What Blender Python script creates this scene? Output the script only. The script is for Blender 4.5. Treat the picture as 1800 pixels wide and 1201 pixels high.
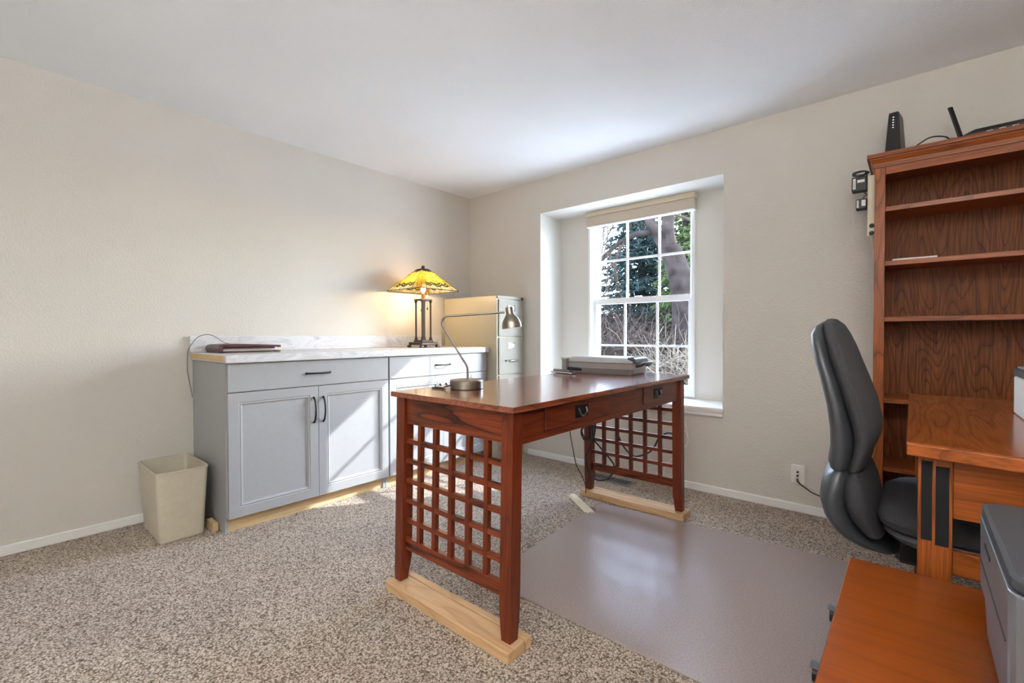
import bpy, bmesh, math, random
from mathutils import Vector, Matrix, noise as mnoise

for o in list(bpy.data.objects):
    bpy.data.objects.remove(o)
scene = bpy.context.scene
COL = scene.collection
R = math.radians

# ------------------------------------------------------------------ camera
F_PX, YAW, PITCH, ROLL = 813.7077, 0.7139099, -0.0151153, -0.0026317
CAM = Vector((3.36603, -3.24915, 1.08115))
_fw = Vector((-math.sin(YAW) * math.cos(PITCH), math.cos(YAW) * math.cos(PITCH), math.sin(PITCH)))
_rt = Vector((math.cos(YAW), math.sin(YAW), 0))
_up = _rt.cross(_fw)
_r2 = _rt * math.cos(ROLL) + _up * math.sin(ROLL)
_u2 = -_rt * math.sin(ROLL) + _up * math.cos(ROLL)
cd = bpy.data.cameras.new('camera')
cd.sensor_width = 36.0
cd.lens = F_PX / 1800 * 36.0
cd.clip_start = 0.02
cd.clip_end = 300
cam = bpy.data.objects.new('camera', cd)
COL.objects.link(cam)
m = Matrix((_r2, _u2, -_fw)).transposed().to_4x4()
m.translation = CAM
cam.matrix_world = m
scene.camera = cam

# ------------------------------------------------------------------ world, sun, exposure
SKY = 1.45
SUN_DIR = Vector((0.65, 1.0, 0.712)).normalized()      # towards the sun
w = bpy.data.worlds.new('sky')
scene.world = w
w.use_nodes = True
nt = w.node_tree
n_bg = nt.nodes['Background']
n_bg.inputs['Strength'].default_value = SKY
n_sky = nt.nodes.new('ShaderNodeTexSky')
n_sky.sky_type = 'NISHITA'
n_sky.sun_disc = False
n_sky.sun_elevation = math.asin(SUN_DIR.z)
n_sky.sun_rotation = math.atan2(SUN_DIR.x, SUN_DIR.y)
n_sky.air_density = 1.0
n_sky.dust_density = 0.8
n_sky.ozone_density = 1.0
n_wb = nt.nodes.new('ShaderNodeMix')
n_wb.data_type = 'RGBA'
n_wb.blend_type = 'MULTIPLY'
n_wb.inputs['Factor'].default_value = 1.0
n_wb.inputs['B'].default_value = (0.85, 0.97, 1.16, 1)      # daylight white balance of the photograph
nt.links.new(n_sky.outputs[0], n_wb.inputs['A'])
n_hz = nt.nodes.new('ShaderNodeMix')
n_hz.data_type = 'RGBA'
n_hz.blend_type = 'ADD'
n_hz.inputs['Factor'].default_value = 1.0
n_hz.inputs['B'].default_value = (2.95, 3.3, 3.75, 1)         # even veil of thin white cloud
nt.links.new(n_wb.outputs['Result'], n_hz.inputs['A'])
nt.links.new(n_hz.outputs['Result'], n_bg.inputs['Color'])

sd = bpy.data.lights.new('sun', 'SUN')
sd.energy = 4.7
sd.color = (0.97, 0.98, 1.0)
sd.angle = R(0.6)
so = bpy.data.objects.new('sun', sd)
COL.objects.link(so)
so.rotation_euler = (-SUN_DIR).to_track_quat('-Z', 'Y').to_euler()
so.location = (6, 8, 6)


def portal(name, loc, rot, sx, sy):
    l = bpy.data.lights.new(name, 'AREA')
    l.shape = 'RECTANGLE'
    l.size, l.size_y = sx, sy
    l.cycles.is_portal = True
    o = bpy.data.objects.new(name, l)
    COL.objects.link(o)
    o.location = loc
    o.rotation_euler = rot
    return o


# sampling portal in the bay window opening (it gives no light of its own)
portal('window_portal', (1.66, 0.50, 1.36), (R(-90), 0, 0), 0.95, 1.55)
# added fill light, set in an unseen wall recess behind the camera
rl = bpy.data.lights.new('rear_fill_light', 'AREA')
rl.shape = 'RECTANGLE'
rl.size, rl.size_y = 2.36, 1.38
rl.energy = 8.0
rl.color = (1.0, 0.985, 0.965)
rlo = bpy.data.objects.new('rear_fill_light', rl)
COL.objects.link(rlo)
rlo.location = (3.4, -4.72, 1.45)
rlo.rotation_euler = (R(90), 0, 0)

vs = scene.view_settings
vs.view_transform = 'Standard'
vs.look = 'None'
vs.gamma = 1.0
vs.use_curve_mapping = False
vs.exposure = 1.03
scene.cycles.max_bounces = 14
scene.cycles.diffuse_bounces = 8
scene.cycles.transparent_max_bounces = 16
scene.cycles.caustics_reflective = False
scene.cycles.caustics_refractive = False
scene.cycles.sample_clamp_indirect = 8.0


# ------------------------------------------------------------------ node material helpers
def srgb(r, g, b):
    def f(c):
        c /= 255.0
        return c / 12.92 if c <= 0.04045 else ((c + 0.055) / 1.055) ** 2.4
    return (f(r), f(g), f(b), 1.0)


def new_mat(name):
    mt = bpy.data.materials.new(name)
    mt.use_nodes = True
    t = mt.node_tree
    b = t.nodes['Principled BSDF']
    return mt, t, b


def node(t, kind, **kw):
    n = t.nodes.new(kind)
    for k, v in kw.items():
        if k.startswith('i_'):
            key = k[2:]
            key = int(key) if key.isdigit() else key.replace('_', ' ')
            n.inputs[key].default_value = v
        else:
            setattr(n, k, v)
    return n


def ramp(t, stops):
    n = t.nodes.new('ShaderNodeValToRGB')
    e = n.color_ramp.elements
    while len(e) < len(stops):
        e.new(0.5)
    for k, (p, c) in enumerate(stops):
        e[k].position = p
        e[k].color = c
    return n


def plain(name, col, rough=0.5, metal=0.0, bump=0.0, bscale=200.0, var=0.06, spec=0.5, coat=0.0):
    mt, t, b = new_mat(name)
    tc = node(t, 'ShaderNodeTexCoord')
    nz = node(t, 'ShaderNodeTexNoise', i_Scale=bscale * 0.15 + 2, i_Detail=3.0)
    t.links.new(tc.outputs['Object'], nz.inputs['Vector'])
    lo = tuple(c * (1 - var) for c in col[:3]) + (1,)
    hi = tuple(min(1, c * (1 + var)) for c in col[:3]) + (1,)
    rp = ramp(t, [(0.3, lo), (0.7, hi)])
    t.links.new(nz.outputs['Fac'], rp.inputs[0])
    t.links.new(rp.outputs[0], b.inputs['Base Color'])
    b.inputs['Roughness'].default_value = rough
    b.inputs['Metallic'].default_value = metal
    b.inputs['Specular IOR Level'].default_value = spec
    b.inputs['Coat Weight'].default_value = coat
    if bump > 0:
        n2 = node(t, 'ShaderNodeTexNoise', i_Scale=bscale, i_Detail=2.0)
        t.links.new(tc.outputs['Object'], n2.inputs['Vector'])
        bp = node(t, 'ShaderNodeBump', i_Strength=bump, i_Distance=0.002)
        t.links.new(n2.outputs['Fac'], bp.inputs['Height'])
        t.links.new(bp.outputs[0], b.inputs['Normal'])
    return mt


def wood(name, light, dark, along='Z', scale=1.0, rough=0.35, contrast=1.0, coat=0.0, across='X', streak=0.5, rot=0.0, spec=0.5, rings=17.0, detail=1.5, line=0.16):
    """Oak-like grain: bent rings stretched along the grain plus fine pores."""
    mt, t, b = new_mat(name)
    tc = node(t, 'ShaderNodeTexCoord')
    oi = node(t, 'ShaderNodeObjectInfo')
    off = node(t, 'ShaderNodeVectorMath', operation='SCALE')
    cmb = node(t, 'ShaderNodeCombineXYZ', i_X=0.9, i_Y=0.6, i_Z=0.7)
    t.links.new(cmb.outputs[0], off.inputs[0])
    t.links.new(oi.outputs['Random'], off.inputs['Scale'])
    add = node(t, 'ShaderNodeVectorMath', operation='ADD')
    t.links.new(tc.outputs['Object'], add.inputs[0])
    t.links.new(off.outputs[0], add.inputs[1])
    sc = {'X': 1.0, 'Y': 1.0, 'Z': 1.0}
    sc[along] = 0.13
    mp = node(t, 'ShaderNodeMapping')
    mp.inputs['Scale'].default_value = (sc['X'], sc['Y'], sc['Z'])
    mp.inputs['Rotation'].default_value = (0, 0, rot)
    t.links.new(add.outputs[0], mp.inputs['Vector'])
    nz = node(t, 'ShaderNodeTexNoise', i_Scale=4.2 * scale, i_Detail=detail, i_Roughness=0.45)
    t.links.new(mp.outputs[0], nz.inputs['Vector'])
    # contour lines of a smooth field = cathedral figure
    mul = node(t, 'ShaderNodeMath', operation='MULTIPLY')
    mul.inputs[1].default_value = rings
    t.links.new(nz.outputs['Fac'], mul.inputs[0])
    fr = node(t, 'ShaderNodeMath', operation='FRACT')
    t.links.new(mul.outputs[0], fr.inputs[0])
    # pores
    sp = {'X': 160.0, 'Y': 160.0, 'Z': 160.0}
    sp[along] = 5.0
    mp2 = node(t, 'ShaderNodeMapping')
    mp2.inputs['Scale'].default_value = (sp['X'], sp['Y'], sp['Z'])
    t.links.new(add.outputs[0], mp2.inputs['Vector'])
    nz2 = node(t, 'ShaderNodeTexNoise', i_Scale=1.0 * scale, i_Detail=3.0)
    t.links.new(mp2.outputs[0], nz2.inputs['Vector'])
    mid = tuple((light[k] * 0.72 + dark[k] * 0.28) for k in range(3)) + (1,)
    rp = ramp(t, [(0.0, dark), (line, mid), (max(0.45, line + 0.2), light), (0.82, light), (1.0, mid)])
    t.links.new(fr.outputs[0], rp.inputs[0])
    rp2 = ramp(t, [(0.35, (1 - streak, 1 - streak, 1 - streak, 1)), (0.62, (1.08, 1.08, 1.08, 1))])
    t.links.new(nz2.outputs['Fac'], rp2.inputs[0])
    mx = node(t, 'ShaderNodeMix', data_type='RGBA', blend_type='MULTIPLY')
    mx.inputs['Factor'].default_value = 1.0
    t.links.new(rp.outputs[0], mx.inputs['A'])
    t.links.new(rp2.outputs[0], mx.inputs['B'])
    mean = tuple((light[k] * 0.8 + dark[k] * 0.2) for k in range(3)) + (1,)
    mx2 = node(t, 'ShaderNodeMix', data_type='RGBA')
    mx2.inputs['Factor'].default_value = contrast
    mx2.inputs['A'].default_value = mean
    t.links.new(mx.outputs['Result'], mx2.inputs['B'])
    t.links.new(mx2.outputs['Result'], b.inputs['Base Color'])
    b.inputs['Roughness'].default_value = rough
    b.inputs['Specular IOR Level'].default_value = spec
    b.inputs['Coat Weight'].default_value = coat
    b.inputs['Coat Roughness'].default_value = 0.12
    bp = node(t, 'ShaderNodeBump', i_Strength=0.12, i_Distance=0.0006)
    t.links.new(nz2.outputs['Fac'], bp.inputs['Height'])
    t.links.new(bp.outputs[0], b.inputs['Normal'])
    return mt


def wall_mat(name, col, scale, strength, dist):
    mt, t, b = new_mat(name)
    tc = node(t, 'ShaderNodeTexCoord')
    n1 = node(t, 'ShaderNodeTexNoise', i_Scale=scale, i_Detail=2.5, i_Roughness=0.55)
    n2 = node(t, 'ShaderNodeTexNoise', i_Scale=1.3, i_Detail=2.0)
    t.links.new(tc.outputs['Object'], n1.inputs['Vector'])
    t.links.new(tc.outputs['Object'], n2.inputs['Vector'])
    lo = tuple(c * 0.97 for c in col[:3]) + (1,)
    rp = ramp(t, [(0.35, lo), (0.65, col)])
    t.links.new(n2.outputs['Fac'], rp.inputs[0])
    t.links.new(rp.outputs[0], b.inputs['Base Color'])
    b.inputs['Roughness'].default_value = 0.75
    b.inputs['Specular IOR Level'].default_value = 0.25
    sh = ramp(t, [(0.42, (0, 0, 0, 1)), (0.62, (1, 1, 1, 1))])
    t.links.new(n1.outputs['Fac'], sh.inputs[0])
    bp = node(t, 'ShaderNodeBump', i_Strength=strength, i_Distance=dist)
    t.links.new(sh.outputs[0], bp.inputs['Height'])
    t.links.new(bp.outputs[0], b.inputs['Normal'])
    return mt


def carpet_mat():
    mt, t, b = new_mat('carpet_pile')
    tc = node(t, 'ShaderNodeTexCoord')
    nz = node(t, 'ShaderNodeTexNoise', i_Scale=60.0, i_Detail=2.0)
    t.links.new(tc.outputs['Object'], nz.inputs['Vector'])
    mxv = node(t, 'ShaderNodeMix', data_type='VECTOR')
    mxv.inputs['Factor'].default_value = 0.012
    t.links.new(tc.outputs['Object'], mxv.inputs['A'])
    t.links.new(nz.outputs['Color'], mxv.inputs['B'])
    vo = node(t, 'ShaderNodeTexVoronoi', i_Scale=158.0)
    t.links.new(mxv.outputs['Result'], vo.inputs['Vector'])
    sep = node(t, 'ShaderNodeSeparateColor')
    t.links.new(vo.outputs['Color'], sep.inputs[0])
    n3 = node(t, 'ShaderNodeTexNoise', i_Scale=260.0, i_Detail=2.0)
    t.links.new(tc.outputs['Object'], n3.inputs['Vector'])
    gap = node(t, 'ShaderNodeMath', operation='MULTIPLY_ADD')      # tips high, gaps low; shade between tufts put into the colour
    gap.inputs[1].default_value = -0.72
    gap.inputs[2].default_value = 0.535
    t.links.new(vo.outputs['Distance'], gap.inputs[0])
    ad0 = node(t, 'ShaderNodeMath', operation='MULTIPLY_ADD')
    ad0.inputs[1].default_value = 0.30
    t.links.new(sep.outputs[0], ad0.inputs[0])
    t.links.new(gap.outputs[0], ad0.inputs[2])
    ad = node(t, 'ShaderNodeMath', operation='MULTIPLY_ADD')
    ad.inputs[1].default_value = 0.42
    t.links.new(n3.outputs['Fac'], ad.inputs[0])
    t.links.new(ad0.outputs[0], ad.inputs[2])
    rp = ramp(t, [(0.20, srgb(78, 62, 48)), (0.40, srgb(130, 112, 95)), (0.56, srgb(174, 158, 141)), (0.76, srgb(214, 203, 190))])
    t.links.new(ad.outputs[0], rp.inputs[0])
    # vacuum shading: broad soft patches of pile lay
    n4 = node(t, 'ShaderNodeTexNoise', i_Scale=2.2, i_Detail=3.0)
    t.links.new(tc.outputs['Object'], n4.inputs['Vector'])
    r4 = ramp(t, [(0.35, (0.9, 0.9, 0.9, 1)), (0.65, (1.06, 1.06, 1.06, 1))])
    t.links.new(n4.outputs['Fac'], r4.inputs[0])
    mx = node(t, 'ShaderNodeMix', data_type='RGBA', blend_type='MULTIPLY')
    mx.inputs['Factor'].default_value = 1.0
    t.links.new(rp.outputs[0], mx.inputs['A'])
    t.links.new(r4.outputs[0], mx.inputs['B'])
    t.links.new(mx.outputs['Result'], b.inputs['Base Color'])
    b.inputs['Roughness'].default_value = 0.95
    b.inputs['Specular IOR Level'].default_value = 0.1
    b.inputs['Sheen Weight'].default_value = 0.15
    bp = node(t, 'ShaderNodeBump', i_Strength=0.9, i_Distance=0.006)
    t.links.new(ad.outputs[0], bp.inputs['Height'])
    t.links.new(bp.outputs[0], b.inputs['Normal'])
    return mt


def marble_mat():
    mt, t, b = new_mat('grey_marble_laminate')
    tc = node(t, 'ShaderNodeTexCoord')
    mp = node(t, 'ShaderNodeMapping')
    mp.inputs['Scale'].default_value = (1.6, 0.8, 2.6)
    t.links.new(tc.outputs['Object'], mp.inputs['Vector'])
    n1 = node(t, 'ShaderNodeTexNoise', i_Scale=3.2, i_Detail=6.0, i_Roughness=0.65, i_Distortion=2.2)
    t.links.new(mp.outputs[0], n1.inputs['Vector'])
    rp = ramp(t, [(0.30, srgb(176, 178, 184)), (0.46, srgb(214, 214, 216)), (0.55, srgb(196, 196, 200)), (0.70, srgb(228, 227, 225))])
    t.links.new(n1.outputs['Fac'], rp.inputs[0])
    t.links.new(rp.outputs[0], b.inputs['Base Color'])
    b.inputs['Roughness'].default_value = 0.32
    return mt


def glass_mat(name, tint=(0.96, 0.98, 0.97, 1)):
    mt, t, b = new_mat(name)
    out = t.nodes['Material Output']
    t.nodes.remove(b)
    tr = node(t, 'ShaderNodeBsdfTransparent')
    tr.inputs['Color'].default_value = tint
    gl = node(t, 'ShaderNodeBsdfGlossy', i_Roughness=0.02)
    fr = node(t, 'ShaderNodeFresnel', i_IOR=1.35)
    mx = node(t, 'ShaderNodeMixShader')
    t.links.new(fr.outputs[0], mx.inputs[0])
    t.links.new(tr.outputs[0], mx.inputs[1])
    t.links.new(gl.outputs[0], mx.inputs[2])
    t.links.new(mx.outputs[0], out.inputs['Surface'])
    return mt


def art_glass(name, col):
    mt, t, b = new_mat(name)
    out = t.nodes['Material Output']
    tc = node(t, 'ShaderNodeTexCoord')
    nz = node(t, 'ShaderNodeTexNoise', i_Scale=22.0, i_Detail=3.0, i_Distortion=1.5)
    t.links.new(tc.outputs['Object'], nz.inputs['Vector'])
    col = tuple(c * 0.68 for c in col[:3]) + (1,)
    lo = tuple(c * 0.5 for c in col[:3]) + (1,)
    rp = ramp(t, [(0.35, lo), (0.65, col)])
    t.links.new(nz.outputs['Fac'], rp.inputs[0])
    tl = node(t, 'ShaderNodeBsdfTranslucent')
    t.links.new(rp.outputs[0], tl.inputs['Color'])
    t.links.new(rp.outputs[0], b.inputs['Base Color'])
    b.inputs['Roughness'].default_value = 0.15
    mx = node(t, 'ShaderNodeMixShader')
    mx.inputs[0].default_value = 0.62
    t.links.new(b.outputs[0], mx.inputs[1])
    t.links.new(tl.outputs[0], mx.inputs[2])
    t.links.new(mx.outputs[0], out.inputs['Surface'])
    return mt


def emit_mat(name, col, strength):
    mt, t, b = new_mat(name)
    b.inputs['Base Color'].default_value = col
    b.inputs['Emission Color'].default_value = col
    b.inputs['Emission Strength'].default_value = strength
    return mt


def brushed(name, col, rough=0.28):
    mt, t, b = new_mat(name)
    tc = node(t, 'ShaderNodeTexCoord')
    mp = node(t, 'ShaderNodeMapping')
    mp.inputs['Scale'].default_value = (30, 30, 400)
    t.links.new(tc.outputs['Object'], mp.inputs['Vector'])
    nz = node(t, 'ShaderNodeTexNoise', i_Scale=2.0, i_Detail=2.0)
    t.links.new(mp.outputs[0], nz.inputs['Vector'])
    rp = ramp(t, [(0.3, tuple(c * 0.85 for c in col[:3]) + (1,)), (0.7, col)])
    t.links.new(nz.outputs['Fac'], rp.inputs[0])
    t.links.new(rp.outputs[0], b.inputs['Base Color'])
    b.inputs['Metallic'].default_value = 1.0
    b.inputs['Roughness'].default_value = rough
    return mt


M = {}
M['wall'] = wall_mat('beige_orange_peel_paint', srgb(208, 204, 197), 95.0, 0.3, 0.003)
M['bay'] = wall_mat('cream_bay_paint', srgb(212, 209, 202), 95.0, 0.12, 0.002)
M['ceiling'] = wall_mat('white_textured_ceiling', srgb(240, 243, 246), 130.0, 0.35, 0.003)
M['carpet'] = carpet_mat()
M['trim'] = plain('white_trim_paint', srgb(236, 237, 236), 0.4, var=0.02)
M['vinyl'] = plain('white_vinyl', srgb(232, 234, 236), 0.35, var=0.02)
M['marble'] = marble_mat()
M['grey'] = plain('grey_cabinet_paint', srgb(158, 159, 161), 0.42, var=0.02)
M['raw'] = wood('raw_particle_wood', srgb(214, 186, 142), srgb(178, 146, 100), 'Y', 1.0, 0.7, 0.4)
M['pine'] = wood('pine_board', srgb(204, 168, 126), srgb(172, 130, 88), 'X', 1.0, 0.5, 0.55, streak=0.18)
M['desk_x'] = wood('cherry_oak_x', srgb(124, 54, 26), srgb(46, 17, 8), 'X', 1.1, 0.32, 1.0, 0.05, spec=0.35, detail=3.0, line=0.24, rings=15.0)
M['desk_y'] = wood('cherry_oak_y', srgb(114, 46, 20), srgb(54, 20, 9), 'Y', 0.9, 0.32, 0.75, 0.05, spec=0.35)
M['desk_z'] = wood('cherry_oak_z', srgb(114, 46, 20), srgb(58, 22, 9), 'Z', 0.9, 0.32, 0.6, 0.05, spec=0.35)
M['desk_top'] = wood('cherry_oak_top', srgb(142, 74, 46), srgb(76, 34, 20), 'Y', 0.9, 0.22, 0.7, 0.6)
M['oak_z'] = wood('honey_oak_z', srgb(154, 80, 29), srgb(92, 42, 14), 'Z', 1.5, 0.4, 0.8, 0.1, spec=0.3, rings=22.0)
M['oak_back_shaded'] = wood('shaded_oak_back_panel', srgb(122, 66, 28), srgb(66, 32, 12), 'Z', 1.3, 0.5, 0.85, 0.0, spec=0.2, rings=34.0)  # shade inside the shelves is put into this darker oak colour
M['oak_x'] = wood('honey_oak_x', srgb(154, 80, 29), srgb(96, 44, 14), 'X', 1.0, 0.4, 0.7, 0.1, spec=0.3)
M['oak_y'] = wood('honey_oak_y', srgb(158, 82, 30), srgb(84, 36, 12), 'Y', 1.3, 0.22, 0.9, 0.3, spec=0.4, rings=24.0)
M['oak_plain'] = wood('honey_oak_side', srgb(146, 76, 30), srgb(100, 48, 18), 'Z', 1.0, 0.4, 0.6, 0.1)
M['veneer'] = wood('orange_veneer', srgb(134, 64, 17), srgb(104, 45, 10), 'X', 0.7, 0.28, 0.45, 0.2, streak=0.2, spec=0.35)
M['iron'] = plain('dark_iron', srgb(34, 32, 32), 0.45, 0.6, 0.2, 300)
M['bail'] = plain('worn_iron', srgb(92, 88, 86), 0.35, 0.8)
M['bronze'] = plain('dark_bronze', srgb(74, 60, 54), 0.42, 0.55, 0.1, 200, 0.12)
M['nickel'] = brushed('brushed_nickel', srgb(150, 141, 130), 0.33)
M['chrome'] = brushed('polished_chrome', srgb(214, 214, 216), 0.12)
M['black'] = plain('black_plastic', srgb(26, 26, 28), 0.42)
M['black_soft'] = plain('black_felt_strip', srgb(14, 15, 17), 0.95, bump=0.4, bscale=600)
M['cable'] = plain('black_cable', srgb(30, 30, 32), 0.5)
M['cable_w'] = plain('white_cable', srgb(226, 224, 218), 0.5)
M['cable_g'] = plain('grey_cable', srgb(120, 116, 112), 0.5)
M['cable_b'] = plain('blue_cable', srgb(24, 92, 176), 0.45)
M['beige_metal'] = plain('putty_enamel', srgb(164, 157, 139), 0.38, 0.0, 0.05, 300, 0.02)
M['putty_front_dimmed'] = plain('putty_enamel_dimmed', srgb(152, 148, 137), 0.65, 0.0, 0.05, 300, 0.02, spec=0.15)  # same putty paint as the body, darkened to offset window light on the front
M['bin'] = plain('beige_bin_plastic', srgb(196, 189, 170), 0.5, 0.0, 0.08, 220, 0.04)
M['leather'] = plain('maroon_leather', srgb(78, 44, 44), 0.4, 0.0, 0.25, 500, 0.12)
M['paper'] = plain('white_paper', srgb(232, 230, 224), 0.7, var=0.03)
M['card'] = plain('label_card', srgb(226, 226, 224), 0.6, var=0.02)
M['silver'] = plain('silver_plastic', srgb(168, 166, 164), 0.32, 0.25, var=0.03)
M['silver_d'] = plain('silver_plastic_dark', srgb(132, 130, 128), 0.36, 0.25, var=0.03)
M['smoke'] = plain('smoked_plastic', srgb(52, 49, 48), 0.38, 0.0)
M['printer'] = plain('grey_printer_plastic', srgb(112, 114, 118), 0.34, 0.1, 0.06, 500, 0.03)
M['printer_d'] = plain('dark_printer_plastic', srgb(62, 64, 68), 0.4, 0.0, 0.08, 500, 0.03)
M['shell'] = plain('charcoal_chair_shell', srgb(58, 60, 64), 0.38, 0.0, 0.12, 600, 0.05)
M['fabric'] = plain('charcoal_chair_fabric', srgb(52, 51, 54), 0.9, 0.0, 0.6, 900, 0.15)
M['caster_grey'] = plain('caster_hood_grey', srgb(104, 108, 114), 0.35)
M['cream_plastic'] = plain('cream_plastic', srgb(228, 220, 194), 0.5, var=0.03)
M['blind'] = plain('beige_shade_fabric', srgb(190, 178, 164), 0.85, 0.0, 0.15, 700, 0.03)
M['blind_rail'] = plain('cream_shade_rail', srgb(202, 190, 168), 0.6, var=0.02)
M['white_plastic'] = plain('white_plastic', srgb(230, 228, 222), 0.45, var=0.02)
M['brass'] = plain('brass_fitting', srgb(176, 140, 70), 0.3, 0.9)
M['glass'] = glass_mat('window_glass')
M['clear'] = glass_mat('clear_glass', (0.98, 0.98, 0.96, 1))
M['ag_amber'] = art_glass('amber_art_glass', (0.95, 0.50, 0.06, 1))
M['ag_yellow'] = art_glass('yellow_art_glass', (0.95, 0.72, 0.12, 1))
M['ag_green'] = art_glass('dark_green_art_glass', (0.03, 0.10, 0.07, 1))
M['ag_cream'] = art_glass('cream_art_glass', (0.92, 0.80, 0.48, 1))
M['ag_lime'] = art_glass('lime_art_glass', (0.60, 0.66, 0.12, 1))
M['lead'] = plain('lead_came', srgb(46, 42, 40), 0.5, 0.5)
M['bulb'] = emit_mat('lit_bulb', (1.0, 0.86, 0.6, 1), 14.0)
M['led'] = emit_mat('white_led', (0.85, 0.92, 1.0, 1), 0.5)
M['socket'] = plain('socket_brown', srgb(150, 100, 62), 0.5)


def mat_plastic():
    mt, t, b = new_mat('chair_mat_vinyl')
    tc = node(t, 'ShaderNodeTexCoord')
    n1 = node(t, 'ShaderNodeTexNoise', i_Scale=160.0, i_Detail=2.0)
    n2 = node(t, 'ShaderNodeTexNoise', i_Scale=9.0, i_Detail=3.0)
    t.links.new(tc.outputs['Object'], n1.inputs['Vector'])
    t.links.new(tc.outputs['Object'], n2.inputs['Vector'])
    rp = ramp(t, [(0.35, srgb(142, 127, 121)), (0.65, srgb(160, 144, 138))])
    t.links.new(n1.outputs['Fac'], rp.inputs[0])
    t.links.new(rp.outputs[0], b.inputs['Base Color'])
    b.inputs['Roughness'].default_value = 0.3
    bp = node(t, 'ShaderNodeBump', i_Strength=0.12, i_Distance=0.002)
    t.links.new(n1.outputs['Fac'], bp.inputs['Height'])
    t.links.new(bp.outputs[0], b.inputs['Normal'])
    return mt


M['mat'] = mat_plastic()


# ------------------------------------------------------------------ geometry helpers
def box(x0, x1, y0, y1, z0, z1, bev=0.0, bm=None, seg=1):
    own = bm is None
    b = bmesh.new()
    bmesh.ops.create_cube(b, size=1.0)
    for v in b.verts:
        v.co = Vector(((x0 + x1) / 2 + v.co.x * (x1 - x0), (y0 + y1) / 2 + v.co.y * (y1 - y0), (z0 + z1) / 2 + v.co.z * (z1 - z0)))
    if bev > 0:
        bmesh.ops.bevel(b, geom=list(b.edges), offset=bev, segments=seg, affect='EDGES', profile=0.5)
    if own:
        return b
    merge(bm, b)
    return bm


def merge(dst, src):
    vm = {}
    for v in src.verts:
        vm[v] = dst.verts.new(v.co)
    for f in src.faces:
        try:
            nf = dst.faces.new([vm[v] for v in f.verts])
            nf.smooth = f.smooth
            nf.material_index = f.material_index
        except ValueError:
            pass
    src.free()


def prism(poly, z0, z1, bev=0.0, seg=1):
    b = bmesh.new()
    lo = [b.verts.new((x, y, z0)) for x, y in poly]
    hi = [b.verts.new((x, y, z1)) for x, y in poly]
    n = len(poly)
    b.faces.new(lo[::-1])
    b.faces.new(hi)
    for k in range(n):
        b.faces.new((lo[k], lo[(k + 1) % n], hi[(k + 1) % n], hi[k]))
    bmesh.ops.recalc_face_normals(b, faces=b.faces)
    if bev > 0:
        bmesh.ops.bevel(b, geom=list(b.edges), offset=bev, segments=seg, affect='EDGES', profile=0.5)
    return b


def loft(rings, cap=True, smooth=True, bm=None):
    b = bm or bmesh.new()
    vr = [[b.verts.new(p) for p in r] for r in rings]
    n = len(rings[0])
    for a, c in zip(vr, vr[1:]):
        for k in range(n):
            f = b.faces.new((a[k], a[(k + 1) % n], c[(k + 1) % n], c[k]))
            f.smooth = smooth
    if cap:
        b.faces.new(vr[0][::-1])
        b.faces.new(vr[-1])
    if bm is None:
        bmesh.ops.recalc_face_normals(b, faces=b.faces)
    return b


def lathe(prof, cx=0.0, cy=0.0, n=28, smooth=True, cap=True):
    rings = []
    for r, z in prof:
        rings.append([(cx + r * math.cos(2 * math.pi * k / n), cy + r * math.sin(2 * math.pi * k / n), z) for k in range(n)])
    return loft(rings, cap, smooth)


def catmull(pts, sub=8):
    pts = [Vector(p) for p in pts]
    if len(pts) < 3:
        return pts
    P = [pts[0] * 2 - pts[1]] + pts + [pts[-1] * 2 - pts[-2]]
    out = []
    for k in range(1, len(P) - 2):
        p0, p1, p2, p3 = P[k - 1:k + 3]
        for s in range(sub):
            u = s / sub
            out.append(0.5 * ((2 * p1) + (p2 - p0) * u + (2 * p0 - 5 * p1 + 4 * p2 - p3) * u * u + (3 * p1 - p0 - 3 * p2 + p3) * u ** 3))
    out.append(pts[-1])
    return out


def tube(pts, r, n=8, bm=None, smooth=True, sub=0, cap=True):
    if sub:
        pts = catmull(pts, sub)
    pts = [Vector(p) for p in pts]
    rr = r if isinstance(r, (list, tuple)) else [r] * len(pts)
    if len(rr) != len(pts):
        rr = [rr[0] + (rr[-1] - rr[0]) * k / (len(pts) - 1) for k in range(len(pts))]
    t0 = (pts[1] - pts[0]).normalized()
    ref = Vector((0, 0, 1)) if abs(t0.z) < 0.9 else Vector((1, 0, 0))
    nrm = t0.cross(ref).normalized()
    rings = []
    for k, p in enumerate(pts):
        if k == 0:
            t = t0
        elif k == len(pts) - 1:
            t = (pts[k] - pts[k - 1]).normalized()
        else:
            t = (pts[k + 1] - pts[k - 1]).normalized()
        nrm = (nrm - t * nrm.dot(t))
        if nrm.length < 1e-6:
            nrm = t.orthogonal()
        nrm.normalize()
        bi = t.cross(nrm)
        rings.append([p + (nrm * math.cos(2 * math.pi * j / n) + bi * math.sin(2 * math.pi * j / n)) * rr[k] for j in range(n)])
    return loft(rings, cap, smooth, bm)


def sphere(c, r, n=12, sc=(1, 1, 1)):
    b = bmesh.new()
    bmesh.ops.create_uvsphere(b, u_segments=n * 2, v_segments=n, radius=r)
    for v in b.verts:
        v.co = Vector((c[0] + v.co.x * sc[0], c[1] + v.co.y * sc[1], c[2] + v.co.z * sc[2]))
    for f in b.faces:
        f.smooth = True
    return b


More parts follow.
